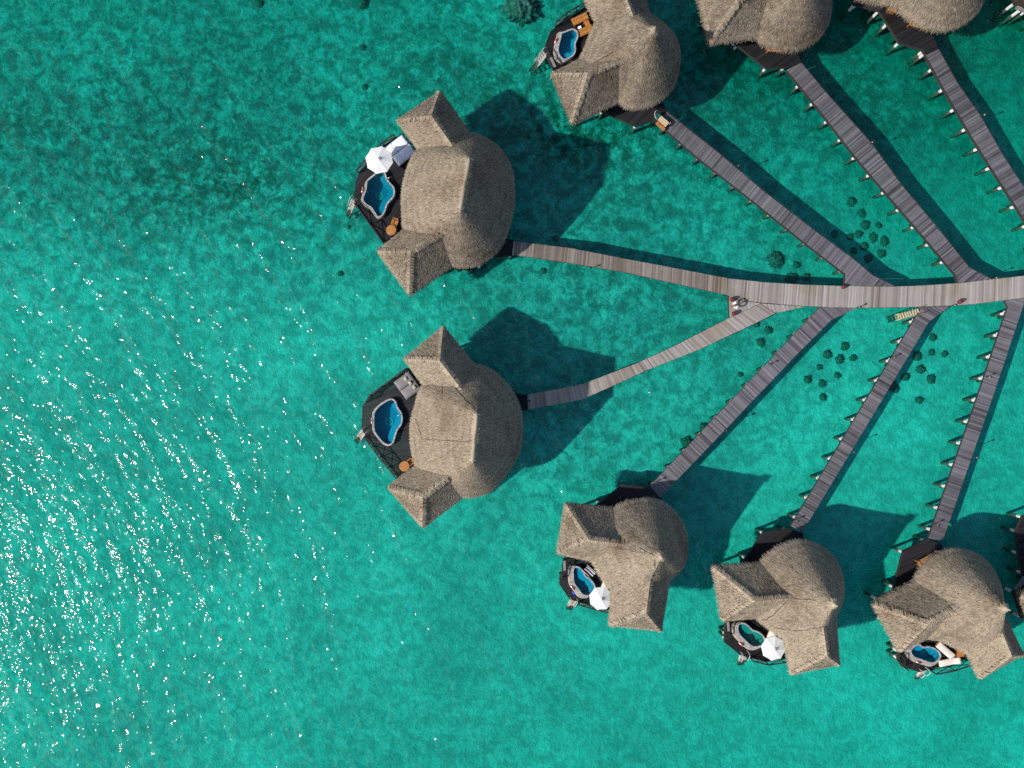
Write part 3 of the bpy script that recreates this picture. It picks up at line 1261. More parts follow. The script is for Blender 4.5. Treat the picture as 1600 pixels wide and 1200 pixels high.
def deck(villa, pts_px, axis_px, seed, hole=None, z=Z_DECK, name="deck", posts=True, skip=(), base=0.45):
    poly = [xy(W(x, y, z)) for x, y in pts_px]
    if area2(np.array(poly)) < 0:
        poly = poly[::-1]
    mb = MB()
    ax = (axis_px[0], -axis_px[1])
    for k, s, pts, z0, z1, t in board_fill(poly, ax, z, gap=0.005, hole=hole, tone=plank_tones(seed, base, 0.16, 0.05)):
        mb.prism(pts, z0, z1, t)
    o = link(name, mb, 'dark_wood', villa)
    o["kind"] = "stuff"
    edge_beams(villa, poly, z - 0.19, w=0.07, h=0.28)
    if posts:
        n = len(poly)
        P = np.array(poly)
        for i in range(n):
            a, b = P[i], P[(i + 1) % n]
            ln = np.linalg.norm(b - a)
            d = (b - a) / max(ln, 1e-6)
            inn = np.array([-d[1], d[0]])
            k = max(1, int(ln / 2.9))
            for j in range(k):
                p = a + d * (ln * j / k) + d * 0.12 + inn * 0.22
                add_post(villa, p[0], p[1], z - 0.3, 0.14)
    return poly


def railing(villa, pts_px, h=1.0, bay=1.5, z=Z_DECK):
    """post-and-rail fence with crossed braces along deck points"""
    P = [W(x, y, z) for x, y in pts_px]
    root = bpy.data.objects.new("railing", None)
    root.location = P[0]
    C.objects.link(root)
    root.parent = villa
    up = Vector((0, 0, 1))

    def piece(name, a, b, w, t):
        mb = MB()
        mb.beam(a - P[0], b - P[0], w, t)
        link(name, mb, 'rail', root)
    for k, (a, b) in enumerate(zip(P[:-1], P[1:])):
        piece("top_rail", a + up * h, b + up * h, 0.10, 0.06)
        piece("bottom_rail", a + up * 0.12, b + up * 0.12, 0.06, 0.06)
        n = max(1, int(round((b - a).length / bay)))
        for i in range(n + 1):
            p = a.lerp(b, i / n)
            if i > 0 or k == 0:
                piece("railing_post", p - up * 0.1, p + up * (h + 0.03), 0.075, 0.075)
            if i < n:
                q = a.lerp(b, (i + 1) / n)
                piece("cross_brace", p + up * 0.15, q + up * (h - 0.04), 0.05, 0.05)
                piece("cross_brace", p + up * (h - 0.04), q + up * 0.15, 0.045, 0.045)
    return root


def pool(villa, rim_px, tint, sea_dir_px, ledge, step_side_px, mosaic_px=None, z=Z_DECK):
    """raised plunge pool: stone wall and rim, tiled basin, step, water"""
    zr = z + 0.48
    P = smooth_closed(np.array([xy(W(x, y, zr)) for x, y in rim_px]), 56)
    if area2(P) < 0:
        P = P[::-1]
    nn = normals2(P)
    n = len(P)
    inner = P - nn * 0.13
    sd = np.array([sea_dir_px[0], -sea_dir_px[1]], float)
    sd /= np.linalg.norm(sd)
    dots = np.clip(nn @ sd, 0, 1)[:, None]
    base = P + nn * (0.05 + ledge * dots)
    ring = lambda q, zz: np.c_[q, np.full(n, zz)]

    def loft(mb, rings, tone=0.5):
        o = len(mb.v)
        vs = [tuple(p) for r in rings for p in r]
        fs = []
        for i in range(len(rings) - 1):
            for j in range(n):
                j2 = (j + 1) % n
                fs.append((i * n + j, i * n + j2, (i + 1) * n + j2, (i + 1) * n + j))
        mb.add(vs, fs, tone)
    wall = MB()
    led = P + nn * (0.02 + ledge * dots * 0.9)
    loft(wall, [ring(base, z - 0.3), ring(base, z + 0.30), ring(led, z + 0.36), ring(P + nn * 0.012, z + 0.372)])
    root = link("plunge_pool", wall, 'pool_wall', villa)
    rim = MB()
    # rim laid as separate coping stones
    k = n // 2
    for s in range(k):
        i0, i1 = s * 2, (s * 2 + 2) % n
        im = s * 2 + 1
        g = 0.06
        o1 = P[i0] * (1 - g) + P[im] * g
        o2 = P[i1] * (1 - g) + P[im] * g
        q1 = inner[i0] * (1 - g) + inner[im] * g
        q2 = inner[i1] * (1 - g) + inner[im] * g
        dz = RNG.uniform(-0.006, 0.006)
        rim.prism([tuple(o1), tuple(P[im]), tuple(o2), tuple(q2), tuple(inner[im]), tuple(q1)], z + 0.30, zr + dz)
    link("pool_rim", rim, 'stone', root)
    zf = z - 0.65
    bas = MB()
    inn2 = inner + nn * 0.012
    loft(bas, [ring(inn2, zr - 0.03), ring(inn2, zf)])
    o = len(bas.v)
    c = P.mean(0)
    bas.add([tuple(p) for p in ring(inn2, zf)], [tuple(range(n))])
    link("pool_basin", bas, 'pool_tile', root)
    # underwater step along one side
    ss = np.array([step_side_px[0], -step_side_px[1]], float)
    ss /= np.linalg.norm(ss)
    wd = np.clip((nn @ ss) - 0.1, 0, 1)
    stp = MB()
    sel = np.where(wd > 0.02)[0]
    # order along the curve without a wrap
    gap = np.where(np.diff(sel) > 1)[0]
    if len(gap):
        sel = np.r_[sel[gap[0] + 1:], sel[:gap[0] + 1]]
    outer = inner[sel] - nn[sel] * 0.01
    inn = inner[sel] - nn[sel] * (0.02 + 0.62 * wd[sel, None])
    m = len(sel)
    zs = z + 0.12
    vs = [(*p, zs) for p in outer] + [(*p, zs) for p in inn] + [(*p, zf) for p in inn]
    fs = []
    for i in range(m - 1):
        fs.append((i, i + 1, m + i + 1, m + i))
        fs.append((m + i, m + i + 1, 2 * m + i + 1, 2 * m + i))
    stp.add(vs, fs)
    link("pool_step", stp, 'pool_step', root)
    if mosaic_px:
        cc = W(*mosaic_px, zf)
        mo = MB()
        mo.lathe([(0.30, 0.012), (0.30, 0.016)], 24, 0.5, (cc.x, cc.y, zf))
        link("mosaic_disc", mo, 'mosaic', root)
        mo = MB()
        mo.tube([(cc.x + 0.34 * math.cos(a), cc.y + 0.34 * math.sin(a), zf + 0.02) for a in np.linspace(0, 2 * math.pi, 28, endpoint=False)], 0.045, 6, 0.5, True)
        link("mosaic_ring", mo, 'mosaic_ring', root)
    wa = MB()
    wa.add([tuple(p) for p in ring(inner + nn * 0.005, z + 0.36)], [tuple(range(n))])
    link("pool_water", wa, pool_water_mat("pool_water", tint), root)
    return [tuple(p) for p in (P - nn * 0.03)]


def villa(label, outline, ridge, wings, seed, tone=0.5, dens=380):
    v = thing("thatched_villa", label, "villa", group="thatched villas on stilts")
    E, T, roof = main_roof(v, outline, ridge, tone, dens, seed)
    cen = E.mean(0)
    roofs = [roof]
    floors = []
    for (O, I, C1, C2, D1, D2) in wings:
        fp, wr = wing_roof(v, O, I, C1, C2, D1, D2, tone, dens, seed + 3.3, cen)
        roofs.append(wr)
        floors.append(fp)
    # walls and floor under the roofs
    mb = MB()
    wall = cen + (E - cen) * 0.56
    mb.prism([tuple(p) for p in wall[::4]], Z_DECK - 0.02, Z_EAVE - 0.15)
    link("wall", mb, 'wall', v)
    fl = MB()
    fl.prism([tuple(p) for p in (cen + (E - cen) * 0.78)[::3]], Z_DECK - 0.25, Z_DECK - 0.03)
    link("floor_platform", fl, 'beam', v)
    for fp in floors:
        fp = np.array(fp)
        c = fp.mean(0)
        c = c + (cen - c) * 0.15
        mb = MB()
        mb.prism([tuple(p) for p in c + (fp - c) * 0.52], Z_DECK - 0.016, Z_EAVE - 0.2)
        link("wing_wall", mb, 'wall', v)
        fl = MB()
        fl.prism([tuple(p) for p in c + (fp - c) * 0.58], Z_DECK - 0.22, Z_DECK - 0.024)
        link("wing_floor", fl, 'beam', v)
        for p in c + (fp - c) * 0.52:
            add_post(v, p[0], p[1], Z_DECK - 0.25, 0.14)
    for p in (cen + (E - cen) * 0.72)[::12]:
        add_post(v, p[0], p[1], Z_DECK - 0.27, 0.14)
    v["_roofs"] = 0
    del v["_roofs"]
    return v, roofs


def roof_cable(v, roofs, lines, r=0.028):
    """thin cable lying on the thatch, found by looking down at the roof skin"""
    trees = [BVHTree.FromPolygons([tuple(p.co) for p in o.data.vertices], [tuple(f.vertices) for f in o.data.polygons]) for o in roofs]
    for ln in lines:
        pts = resample(np.array(ln, float), max(6, int(len(ln) * 5)), False)
        out = []
        for p in pts:
            o = Vector((0, 0, CAM_H))
            d = (W(p[0], p[1], 0) - o).normalized()
            best = None
            for tr in trees:
                h = tr.ray_cast(o, d)
                if h[0] is not None and (best is None or h[3] < best[1]):
                    best = (h[0], h[3])
            if best:
                out.append(best[0] + Vector((RNG.normal(0, 0.03), RNG.normal(0, 0.03), 0.09)))
        if len(out) > 2:
            mb = MB()
            mb.tube(out, r, 5)
            link("roof_cable", mb, 'cable', v)


POOL_BLUE = (0.08, 0.62, 0.76)
POOL_TEAL = (0.07, 0.56, 0.66)
POOL_GREEN = (0.10, 0.60, 0.54)

# --- upper left villa
cA = crop(520, 120, 0.3)
v1, r1 = villa("large thatched villa at upper left with umbrella and white daybed on its pool deck",
               [(652, 232.5), (635.5, 264), (627.5, 300), (628, 336), (631, 360), (655, 392), (706, 415.5), (736, 417), (763, 405), (785.5, 381), (800.5, 336), (804.5, 300), (800.5, 264), (784, 234), (760, 214.5), (734.5, 207), (690, 210)],
               [(733.6, 247.5), (719.5, 327)],
               [((674.5, 181.5), (703, 222), (688, 141), (619, 187.5), (734.5, 207), (652, 232.5)),
                ((642, 393), (685, 367.5), (588.4, 391.5), (640, 462), (625, 361.5), (706, 415.5))], 1.0, 0.41)
cb = crop(540, 200, 0.15)
p1 = pool(v1, cb([(330, 455), (385, 445), (415, 470), (432, 525), (472, 578), (502, 612), (514, 660), (500, 722), (440, 792), (412, 870), (390, 910), (345, 935), (315, 915), (262, 835), (212, 805), (172, 758), (174, 715), (202, 640), (210, 570), (235, 530), (285, 488)]),
          POOL_TEAL, (-1, 0.3), 0.07, (0.9, 0.15), cb([(355, 708)])[0])
deck(v1, cb([(590, 52), (400, 186), (140, 462), (110, 560), (85, 720), (100, 800), (385, 1195), (640, 1090), (760, 700), (730, 250)]), (1, 0.7), 31, p1)
railing(v1, cb([(112, 812), (255, 1005), (388, 1185)]))
railing(v1, cb([(138, 470), (255, 345), (400, 192), (520, 105)]))
stairs(v1, cb([(88, 752)])[0], cb([(22, 930)])[0], Z_DECK, -0.6, 0.42, 7, 'tread', 'stair_rail', (0.7, 'stair_rail', 0.0, 0.5, 0.025))
deck(v1, [(791.5, 373.5), (802, 375), (800.3, 399), (776, 402), (760, 380), (770, 360)], (1, 0.15), 41, None, Z_DECK - 0.01, "entry_deck", base=0.15)
deck(v1, [(707, 410), (711, 419.5), (735, 422), (750, 410)], (1, 0.1), 42, None, Z_DECK - 0.01, "service_deck", base=0.2)

# --- middle left villa
v2, r2 = villa("large thatched villa at middle left with grey daybed on its pool deck",
               [(660, 602), (649, 630), (641.5, 660), (641, 690), (646, 720), (655, 742), (685, 770), (722, 778), (746, 776.5), (770, 766), (794, 739), (812, 706), (816.5, 667), (812, 634), (794, 601), (767, 577), (741.5, 569.5), (700, 574)],
               [(745, 646), (738.5, 721)],
               [((687.5, 563.5), (716, 601), (693.5, 509.5), (630.5, 560.5), (741.5, 569.5), (660, 602)),
                ((661, 776), (696.5, 749.5), (605, 761.5), (660.5, 826), (642.5, 731.5), (722, 778))], 2.0, 0.53)
cc = crop(550, 560, 1 / 6)
p2 = pool(v2, cc([(350, 379), (385, 381), (413, 408), (430, 460), (465, 510), (475, 560), (465, 620), (430, 670), (405, 740), (390, 790), (350, 818), (310, 810), (270, 780), (215, 710), (197, 660), (195, 540), (207, 490), (250, 440), (300, 405)]),
          POOL_BLUE, (-1, 0.3), 0.04, (0.85, 0.5), cc([(350, 590)])[0])
deck(v2, cc([(525, 92), (180, 345), (100, 445), (92, 660), (150, 770), (432, 1118), (640, 1010), (700, 500), (660, 180)]), (0.2, 1), 32, p2, base=0.75)
railing(v2, cc([(150, 405), (185, 345), (300, 260), (400, 187), (522, 95)]))
railing(v2, cc([(130, 730), (275, 920), (430, 1112)]))
stairs(v2, cc([(122, 680)])[0], cc([(38, 785)])[0], Z_DECK, -0.6, 0.42, 7, 'tread', 'stair_rail', (0.7, 'stair_rail', 0.0, 0.5, 0.025))
deck(v2, [(800, 615), (826, 617.3), (827, 638.8), (803, 644)], (1, -0.1), 43, None, Z_DECK - 0.01, "entry_deck", base=0.15)
cd = crop(530, 490, 0.3)
roof_cable(v2, r2, [cd([(432, 655), (500, 655), (560, 661), (690, 668)]), cd([(398, 545), (415, 590), (430, 650)]), cd([(532, 300), (538, 360), (540, 428)]), cd([(440, 378), (520, 372), (600, 380), (700, 500)])], 0.022)

# --- lower villa left of three
ce = crop(850, 740, 260 / 1200)
v3, r3 = villa("smaller lower thatched villa left of the other two, umbrella beside its heart shaped pool",
               ce([(500, 250), (580, 205), (680, 185), (780, 180), (880, 215), (960, 290), (1010, 370), (1038, 460), (1040, 560), (1020, 650), (980, 715), (920, 770), (800, 900), (660, 975), (660, 975), (520, 880), (430, 780), (355, 655), (292, 490), (292, 490), (370, 330)]),
               ce([(845, 600)]),
               [tuple(ce([(325, 475), (575, 505), (155, 212), (95, 580), (500, 250), (350, 640)])),
                tuple(ce([(735, 1005), (762, 785), (850, 1140), (470, 1100), (905, 790), (485, 865)]))], 3.0, 0.50)
cf = crop(870, 870, 0.075)
p3 = pool(v3, cf([(322, 290), (345, 225), (400, 198), (460, 210), (530, 260), (575, 330), (610, 400), (690, 450), (760, 530), (802, 610), (790, 700), (730, 790), (650, 828), (560, 818), (500, 780), (430, 680), (360, 590), (330, 500), (325, 400)]),
          POOL_BLUE, (-1, 0.45), 0.34, (1, -0.35))
deck(v3, cf([(132, 40), (122, 280), (60, 460), (65, 580), (275, 890), (450, 930), (1110, 1110), (1300, 900), (900, 300), (600, 0)]), (0.7, -0.6), 33, p3, base=0.4)
railing(v3, cf([(450, 935), (750, 1020), (1105, 1108)]))
railing(v3, cf([(70, 450), (122, 280), (132, 80)]))
stairs(v3, cf([(345, 905)])[0], cf([(255, 1090)])[0], Z_DECK, -0.7, 0.55, 6, 'tread', 'stair_rail', (0.7, 'stair_rail', 0.0, 0.45, 0.035))
deck(v3, ce([(380, 228), (570, 80), (762, 100), (852, 168), (800, 300), (500, 330)]), (0.45, 0.9), 44, None, Z_DECK - 0.01, "entry_deck", base=0.7)
roof_cable(v3, r3, [ce([(640, 520), (730, 555), (820, 600)]), ce([(800, 620), (790, 700), (765, 790)]), ce([(520, 870), (620, 850), (740, 790)])], 0.02)

# --- lower villa in the middle
cg = crop(1090, 810, 260 / 1200)
v4, r4 = villa("lower thatched villa between its two neighbours, cables on its roof and a greenish pool",
               cg([(465, 310), (540, 235), (640, 180), (740, 155), (850, 180), (960, 250), (1030, 350), (1062, 470), (1055, 590), (1030, 660), (995, 730), (900, 900), (780, 990), (780, 990), (640, 890), (560, 830), (480, 775), (420, 710), (375, 590), (375, 590), (400, 440)]),
               cg([(985, 620)]),
               [tuple(cg([(410, 590), (640, 572), (110, 345), (180, 745), (465, 320), (430, 725)])),
                tuple(cg([(930, 990), (900, 765), (1030, 1060), (675, 1130), (1005, 720), (625, 880)]))], 4.0, 0.57)
ch = crop(1120, 960, 0.075)
p4 = pool(v4, ch([(418, 300), (430, 220), (480, 180), (560, 174), (630, 208), (700, 270), (760, 326), (850, 348), (940, 408), (1002, 490), (1020, 560), (965, 645), (860, 690), (770, 695), (690, 660), (580, 560), (480, 460), (436, 390)]),
          POOL_GREEN, (-0.8, 0.6), 0.36, (1, -0.35))
deck(v4, ch([(180, 130), (168, 430), (165, 580), (500, 850), (680, 900), (1010, 970), (1430, 900), (1500, 500), (900, 100), (500, 40)]), (0.6, 0.75), 34, p4, base=0.3)
railing(v4, ch([(690, 890), (1000, 965), (1420, 900)]))
railing(v4, ch([(168, 440), (172, 300), (180, 150)]))
stairs(v4, ch([(572, 820)])[0], ch([(490, 1040)])[0], Z_DECK, -0.7, 0.55, 6, 'tread', 'stair_rail', (0.7, 'stair_rail', 0.0, 0.45, 0.035))
deck(v4, cg([(340, 305), (480, 98), (660, 75), (762, 112), (760, 250), (500, 420)]), (0.5, 0.85), 45, None, Z_DECK - 0.01, "entry_deck", base=0.45)
roof_cable(v4, r4, [cg([(670, 570), (730, 578), (790, 582), (850, 588)]), cg([(668, 572), (610, 625), (550, 690), (490, 728), (430, 735)]), cg([(520, 780), (620, 795), (720, 806), (800, 800), (890, 782)])], 0.024)

# --- lower villa by the right edge
ci = crop(1340, 820, 260 / 1200)
v5, r5 = villa("lower thatched villa nearest the right edge, two white cushioned loungers by its pool",
               ci([(420, 405), (470, 300), (560, 220), (680, 175), (800, 185), (900, 230), (980, 310), (1036, 420), (1060, 540), (1064, 660), (1060, 800), (1000, 970), (1000, 970), (860, 960), (780, 930), (700, 890), (600, 840), (510, 820), (405, 705), (405, 705), (400, 550)]),
               ci([(1066, 602)]),
               [tuple(ci([(505, 715), (690, 612), (115, 570), (305, 925), (420, 408), (515, 825)])),
                tuple(ci([(1105, 945), (1020, 735), (1205, 935), (885, 1115), (1070, 660), (790, 930)]))], 5.0, 0.54)
cj = crop(1395, 980, 0.0875)
p5 = pool(v5, cj([(310, 420), (370, 340), (450, 295), (500, 310), (545, 350), (640, 340), (740, 368), (830, 430), (868, 500), (850, 570), (780, 632), (690, 655), (580, 622), (470, 585), (380, 550), (325, 490)]),
          POOL_BLUE, (-0.5, 0.85), 0.30, (0.9, -0.5))
deck(v5, cj([(100, 440), (100, 600), (170, 700), (480, 800), (640, 760), (1320, 570), (1500, 300), (900, 100), (300, 180)]), (0.9, 0.35), 35, p5, base=0.35)
railing(v5, cj([(650, 752), (980, 690), (1310, 575)]), 1.1)
railing(v5, cj([(110, 480), (108, 600), (175, 695)]))
stairs(v5, cj([(545, 775)])[0], cj([(440, 905)])[0], Z_DECK, -0.6, 0.5, 6, 'tread', 'stair_rail', (0.7, 'stair_rail', 0.0, 0.45, 0.035))
deck(v5, ci([(262, 470), (335, 193), (510, 105), (607, 142), (640, 300), (400, 560)]), (0.35, 0.94), 46, None, Z_DECK - 0.01, "entry_deck", base=0.45)

# --- top centre villa
ck = crop(810, 0, 0.2)
v6, r6 = villa("thatched villa at top centre with orange wooden loungers beside its pool",
               ck([(770, 790), (830, 830), (900, 850), (1000, 835), (1090, 800), (1180, 725), (1240, 620), (1268, 480), (1265, 380), (1240, 290), (1170, 200), (1080, 130), (1000, 80), (840, 0), (680, 30), (680, 30), (600, 170), (560, 260), (520, 360), (480, 450), (440, 560), (440, 560), (600, 730)]),
               ck([(1060, 235)]),
               [tuple(ck([(545, 575), (780, 482), (255, 570), (420, 965), (490, 450), (770, 800)])),
                tuple([(973, -16), (989, 26), (897, -34), (992, -66), (930, 34), (1016, 22)])], 6.0, 0.38)  # low tone: vignette darkening painted into this thatch
cl = crop(820, 0, 0.1)
p6 = pool(v6, cl([(565, 510), (640, 480), (740, 442), (800, 460), (835, 520), (830, 600), (795, 680), (800, 780), (770, 860), (690, 918), (620, 938), (575, 920), (525, 860), (505, 770), (520, 690), (545, 590)]),
          POOL_BLUE, (-1, 0.25), 0.30, (0.3, 1))
deck(v6, cl([(960, 110), (650, 290), (400, 490), (300, 770), (440, 1080), (700, 1100), (1100, 800), (1200, 300)]), (0.5, 1), 36, p6, base=0.25)
railing(v6, cl([(480, 430), (650, 285), (800, 195), (950, 120)]))
railing(v6, cl([(325, 840), (400, 980), (445, 1075)]))
stairs(v6, cl([(320, 835)])[0], cl([(82, 1140)])[0], Z_DECK, -0.9, 0.5, 9, 'tread', 'stair_rail', (0.6, 'stair_rail', 0.0, 0.6, 0.022))
deck(v6, ck([(640, 860), (920, 982), (1072, 932), (1155, 872), (1130, 800), (1000, 700), (700, 700)]), (0.7, 0.7), 47, None, Z_DECK - 0.01, "entry_deck", base=0.3)

# --- villa cut by the top edge
v7, r7 = villa("thatched villa cut off by the top edge, teak bench on its dark entry deck",
               [(1184, 58), (1192, 69), (1208, 74.5), (1240, 79), (1260, 74), (1280, 60), (1294, 40), (1300, 16), (1300, -8), (1290, -40), (1262, -66), (1225, -76), (1190, -66), (1168, -40), (1160, -5), (1168, 30)],
               [(1268, -46)],
               [((1158, -3), (1198, -22), (1088, -18), (1108, 68), (1150, -62), (1186, 58)),
                ((1205, -118), (1228, -75), (1150, -130), (1222, -165), (1180, -70), (1262, -86))], 7.0, 0.35)  # thatch tone lowered to carry the vignette at the top edge
deck(v7, [(1147, 60), (1150, 68), (1198, 106), (1228, 104.5), (1252, 98), (1246, 80), (1230, 55), (1170, 45)], (0.6, 0.8), 48, None, Z_DECK - 0.01, "entry_deck", base=0.2)

# --- villa at the top right
v8, r8 = villa("thatched villa cut off at top right, bench and crate on its dark entry deck",
               [(1402, 12), (1420, 28), (1440, 40), (1464, 47), (1480, 47), (1500, 41), (1520, 28), (1534, 10), (1541, -15), (1535, -50), (1515, -80), (1480, -98), (1440, -95), (1410, -75), (1396, -40), (1396, -8)],
               [(1514, -84)],
               [((1386, -52), (1428, -66), (1322, -74), (1338, -4), (1390, -100), (1404, 12)),
                ((1440, -150), (1470, -108), (1385, -160), (1460, -200), (1412, -95), (1500, -115))], 8.0, 0.37)  # vignette near the corner painted in as a darker thatch tone
deck(v8, [(1366, 4), (1386, 34), (1406, 66), (1442, 77), (1448, 85.5), (1466, 76), (1456, 52), (1440, 20), (1400, -10), (1370, -8)], (0.5, 0.85), 49, None, Z_DECK - 0.01, "entry_deck", base=0.2)
mb = MB()
mb.beam(W(1337, 1.5, Z_DECK - 0.2), W(1369, 9.5, Z_DECK - 0.2), 0.22, 0.3)
link("floor_beam", mb, 'grey_beam', v8)
pq = W(1340, 4, Z_DECK - 0.3)
add_post(v8, pq.x, pq.y, Z_DECK - 0.35)

# --- villas almost outside the right edge
v9, r9 = villa("villa almost outside the right edge beside the lower villas, only its dark deck corner shows",
               [(1650, 905), (1665, 885), (1690, 868), (1720, 862), (1750, 872), (1775, 895), (1788, 925), (1785, 960), (1770, 990), (1740, 1015), (1700, 1010), (1665, 985), (1645, 945)],
               [(1778, 965)],
               [((1668, 965), (1705, 950), (1592, 928), (1620, 1010), (1650, 905), (1668, 985))], 9.0, 0.5, 60)
deck(v9, [(1600, 806), (1589, 830), (1592, 865), (1600, 900), (1660, 930), (1690, 870), (1640, 815)], (0.35, 0.94), 50, None, Z_DECK - 0.01, "entry_deck", base=0.3)
mb = MB()
mb.beam(W(1588, 922, Z_DECK - 0.1), W(1606, 896, Z_DECK - 0.1), 0.3, 0.25)
link("floor_beam", mb, 'grey_beam', v9)
v10, r10 = villa("villa almost outside the top right corner, only a brown deck corner and white beam show",
                 [(1640, -20), (1660, 10), (1690, 22), (1720, 18), (1745, -5), (1755, -35), (1745, -65), (1715, -85), (1680, -85), (1650, -60)],
                 [(1740, -70)], [((1640, -50), (1680, -60), (1598, -70), (1606, -6), (1650, -95), (1645, 8))], 10.0, 0.45, 60)
deck(v10, [(1594, 0), (1597, 12), (1640, 30), (1680, 10), (1620, -20)], (0.35, 0.94), 51, None, Z_DECK - 0.01, "entry_deck", base=1.0, posts=False)
mb = MB()
mb.beam(W(1588, 11, Z_DECK - 0.2), W(1640, 32, Z_DECK - 0.2), 0.24, 0.3)
link("floor_beam", mb, 'grey_beam', v10)
pq = W(1592, 17, Z_DECK - 0.3)
add_post(v10, pq.x, pq.y, Z_DECK - 0.35)

# grey boards topping short side rails
for v, a, b in ((v3, cf([(155, 80)])[0], cf([(165, 290)])[0]), (v4, ch([(228, 160)])[0], ch([(250, 350)])[0]), (v6, cl([(405, 900)])[0], cl([(475, 1050)])[0])):
    mb = MB()
    mb.beam(W(*a, Z_DECK + 1.05), W(*b, Z_DECK + 1.05), 0.22, 0.05)
    link("rail_board", mb, 'grey_beam', v)

# shower poles by the two large pools
for v, p in ((v1, cb([(500, 545)])[0]), (v2, cc([(478, 520)])[0])):
    q = W(*p, Z_DECK)
    mb = MB()
    mb.tube([q, q + Vector((0, 0, 1.0)), q + Vector((-0.08, -0.03, 1.12)), q + Vector((-0.35, -0.14, 1.1))], 0.03, 8)
    link("shower_pole", mb, 'metal', v, True)

# ------------------------------------------------------------------ furniture on the decks
def make_umbrella(label, px, py, r, rz):
    z = Z_DECK
    t = thing("umbrella", label, "umbrella", W(px, py, z + 2.15) * 1.0, rz, "white umbrellas by the pools")
    t.location.z = z
    ze, za = 2.15, 2.5
    mb = MB()
    n = 6
    a0, a1 = -math.pi / 8, math.pi / 8
    vs, fs = [], []
    for i in range(n + 1):
        q = i / n
        for j in range(5):
            s = j / 4
            ang = a0 + (a1 - a0) * s
            edge = r * math.cos(math.pi / 8) / math.cos(ang)           # straight octagon side
            edge *= 1 - 0.02 * math.sin(math.pi * s) * q               # cut in between the ribs
            rr = 0.05 + (edge - 0.05) * q
            vs.append((rr * math.cos(ang), rr * math.sin(ang), za + (ze - za) * q - 0.03 * math.sin(math.pi * q) - 0.008 * math.sin(math.pi * s) * q))
    for i in range(n):
        for j in range(4):
            fs.append((i * 5 + j, (i + 1) * 5 + j, (i + 1) * 5 + j + 1, i * 5 + j + 1))
    # hem
    k = n * 5
    vs += [(vs[k + j][0] * 0.995, vs[k + j][1] * 0.995, vs[k + j][2] - 0.09) for j in range(5)]
    for j in range(4):
        fs.append((k + j, k + 5 + j, k + 6 + j, k + j + 1))
    mb.add(vs, fs)
    me = mb.mesh("canopy_panel", False)
    me.materials.append(M['canvas'])
    rib = MB()
    rib.beam((0.06, 0, za - 0.06), (r * 0.985, 0, ze - 0.03), 0.025, 0.025)
    rme = rib.mesh("rib")
    rme.materials.append(M['pale_wood'])
    for s in range(8):
        for m, nm, off in ((me, "canopy_panel", 0), (rme, "rib", math.pi / 8)):
            o = bpy.data.objects.new(nm, m)
            o.rotation_euler = (0, 0, s * math.pi / 4 + off)
            C.objects.link(o)
            o.parent = t
    mb = MB()
    mb.lathe([(0.17, za + 0.0), (0.14, za + 0.07), (0.03, za + 0.12)], 8)
    link("vent_cap", mb, 'white', t)
    mb = MB()
    mb.lathe([(0.035, za + 0.1), (0.045, za + 0.16), (0.02, za + 0.24)], 8)
    link("finial", mb, 'grey_beam', t)
    mb = MB()
    mb.lathe([(0.03, 0.05), (0.03, za)], 10)
    link("pole", mb, 'pale_wood', t)
    mb = MB()
    mb.lathe([(0.3, 0.0), (0.3, 0.07), (0.06, 0.1)], 16)
    link("base", mb, 'grey_beam', t)
    return t


make_umbrella("white umbrella beside the white daybed at the upper left villa", 592.5, 250, 1.24, 0.2)
make_umbrella("white umbrella at the lower villa left of the other two, edge touching the thatch", 939, 935, 1.07, 0.1)
make_umbrella("white umbrella over the greenish pool's end at the middle lower villa", 1208.5, 1013, 1.10, 0.25)


def rounded_pad(w, l, h, seg=6, crown=0.03, tilt=None):
    """soft cushion: x along length l, y along width w"""
    mb = MB()
    nx, ny = 10, seg
    vs, fs = [], []
    for k, z in ((0, h), (1, 0.0)):
        for i in range(nx + 1):
            for j in range(ny + 1):
                x, y = l * (i / nx - 0.5), w * (j / ny - 0.5)
                e = min(1, min(i, nx - i) / 1.5) * min(1, min(j, ny - j) / 1.2)
                zz = z - (1 - e) * 0.035 + (crown * math.sin(math.pi * i / nx) * math.sin(math.pi * j / ny) if k == 0 else 0.035)
                if tilt and x > tilt[0]:
                    zz += (x - tilt[0]) * tilt[1]
                vs.append((x, y, zz))
    m = (nx + 1) * (ny + 1)
    for i in range(nx):
        for j in range(ny):
            a = i * (ny + 1) + j
            fs.append((a, a + ny + 1, a + ny + 2, a + 1))
            fs.append((m + a, m + a + 1, m + a + ny + 2, m + a + ny + 1))
    border = [i * (ny + 1) for i in range(nx + 1)] + [nx * (ny + 1) + j for j in range(1, ny + 1)] + [i * (ny + 1) + ny for i in range(nx - 1, -1, -1)] + [j for j in range(ny - 1, 0, -1)]
    for a, b in zip(border, border[1:] + border[:1]):
        fs.append((a, m + a, m + b, b))
    mb.add(vs, fs)
    return mb


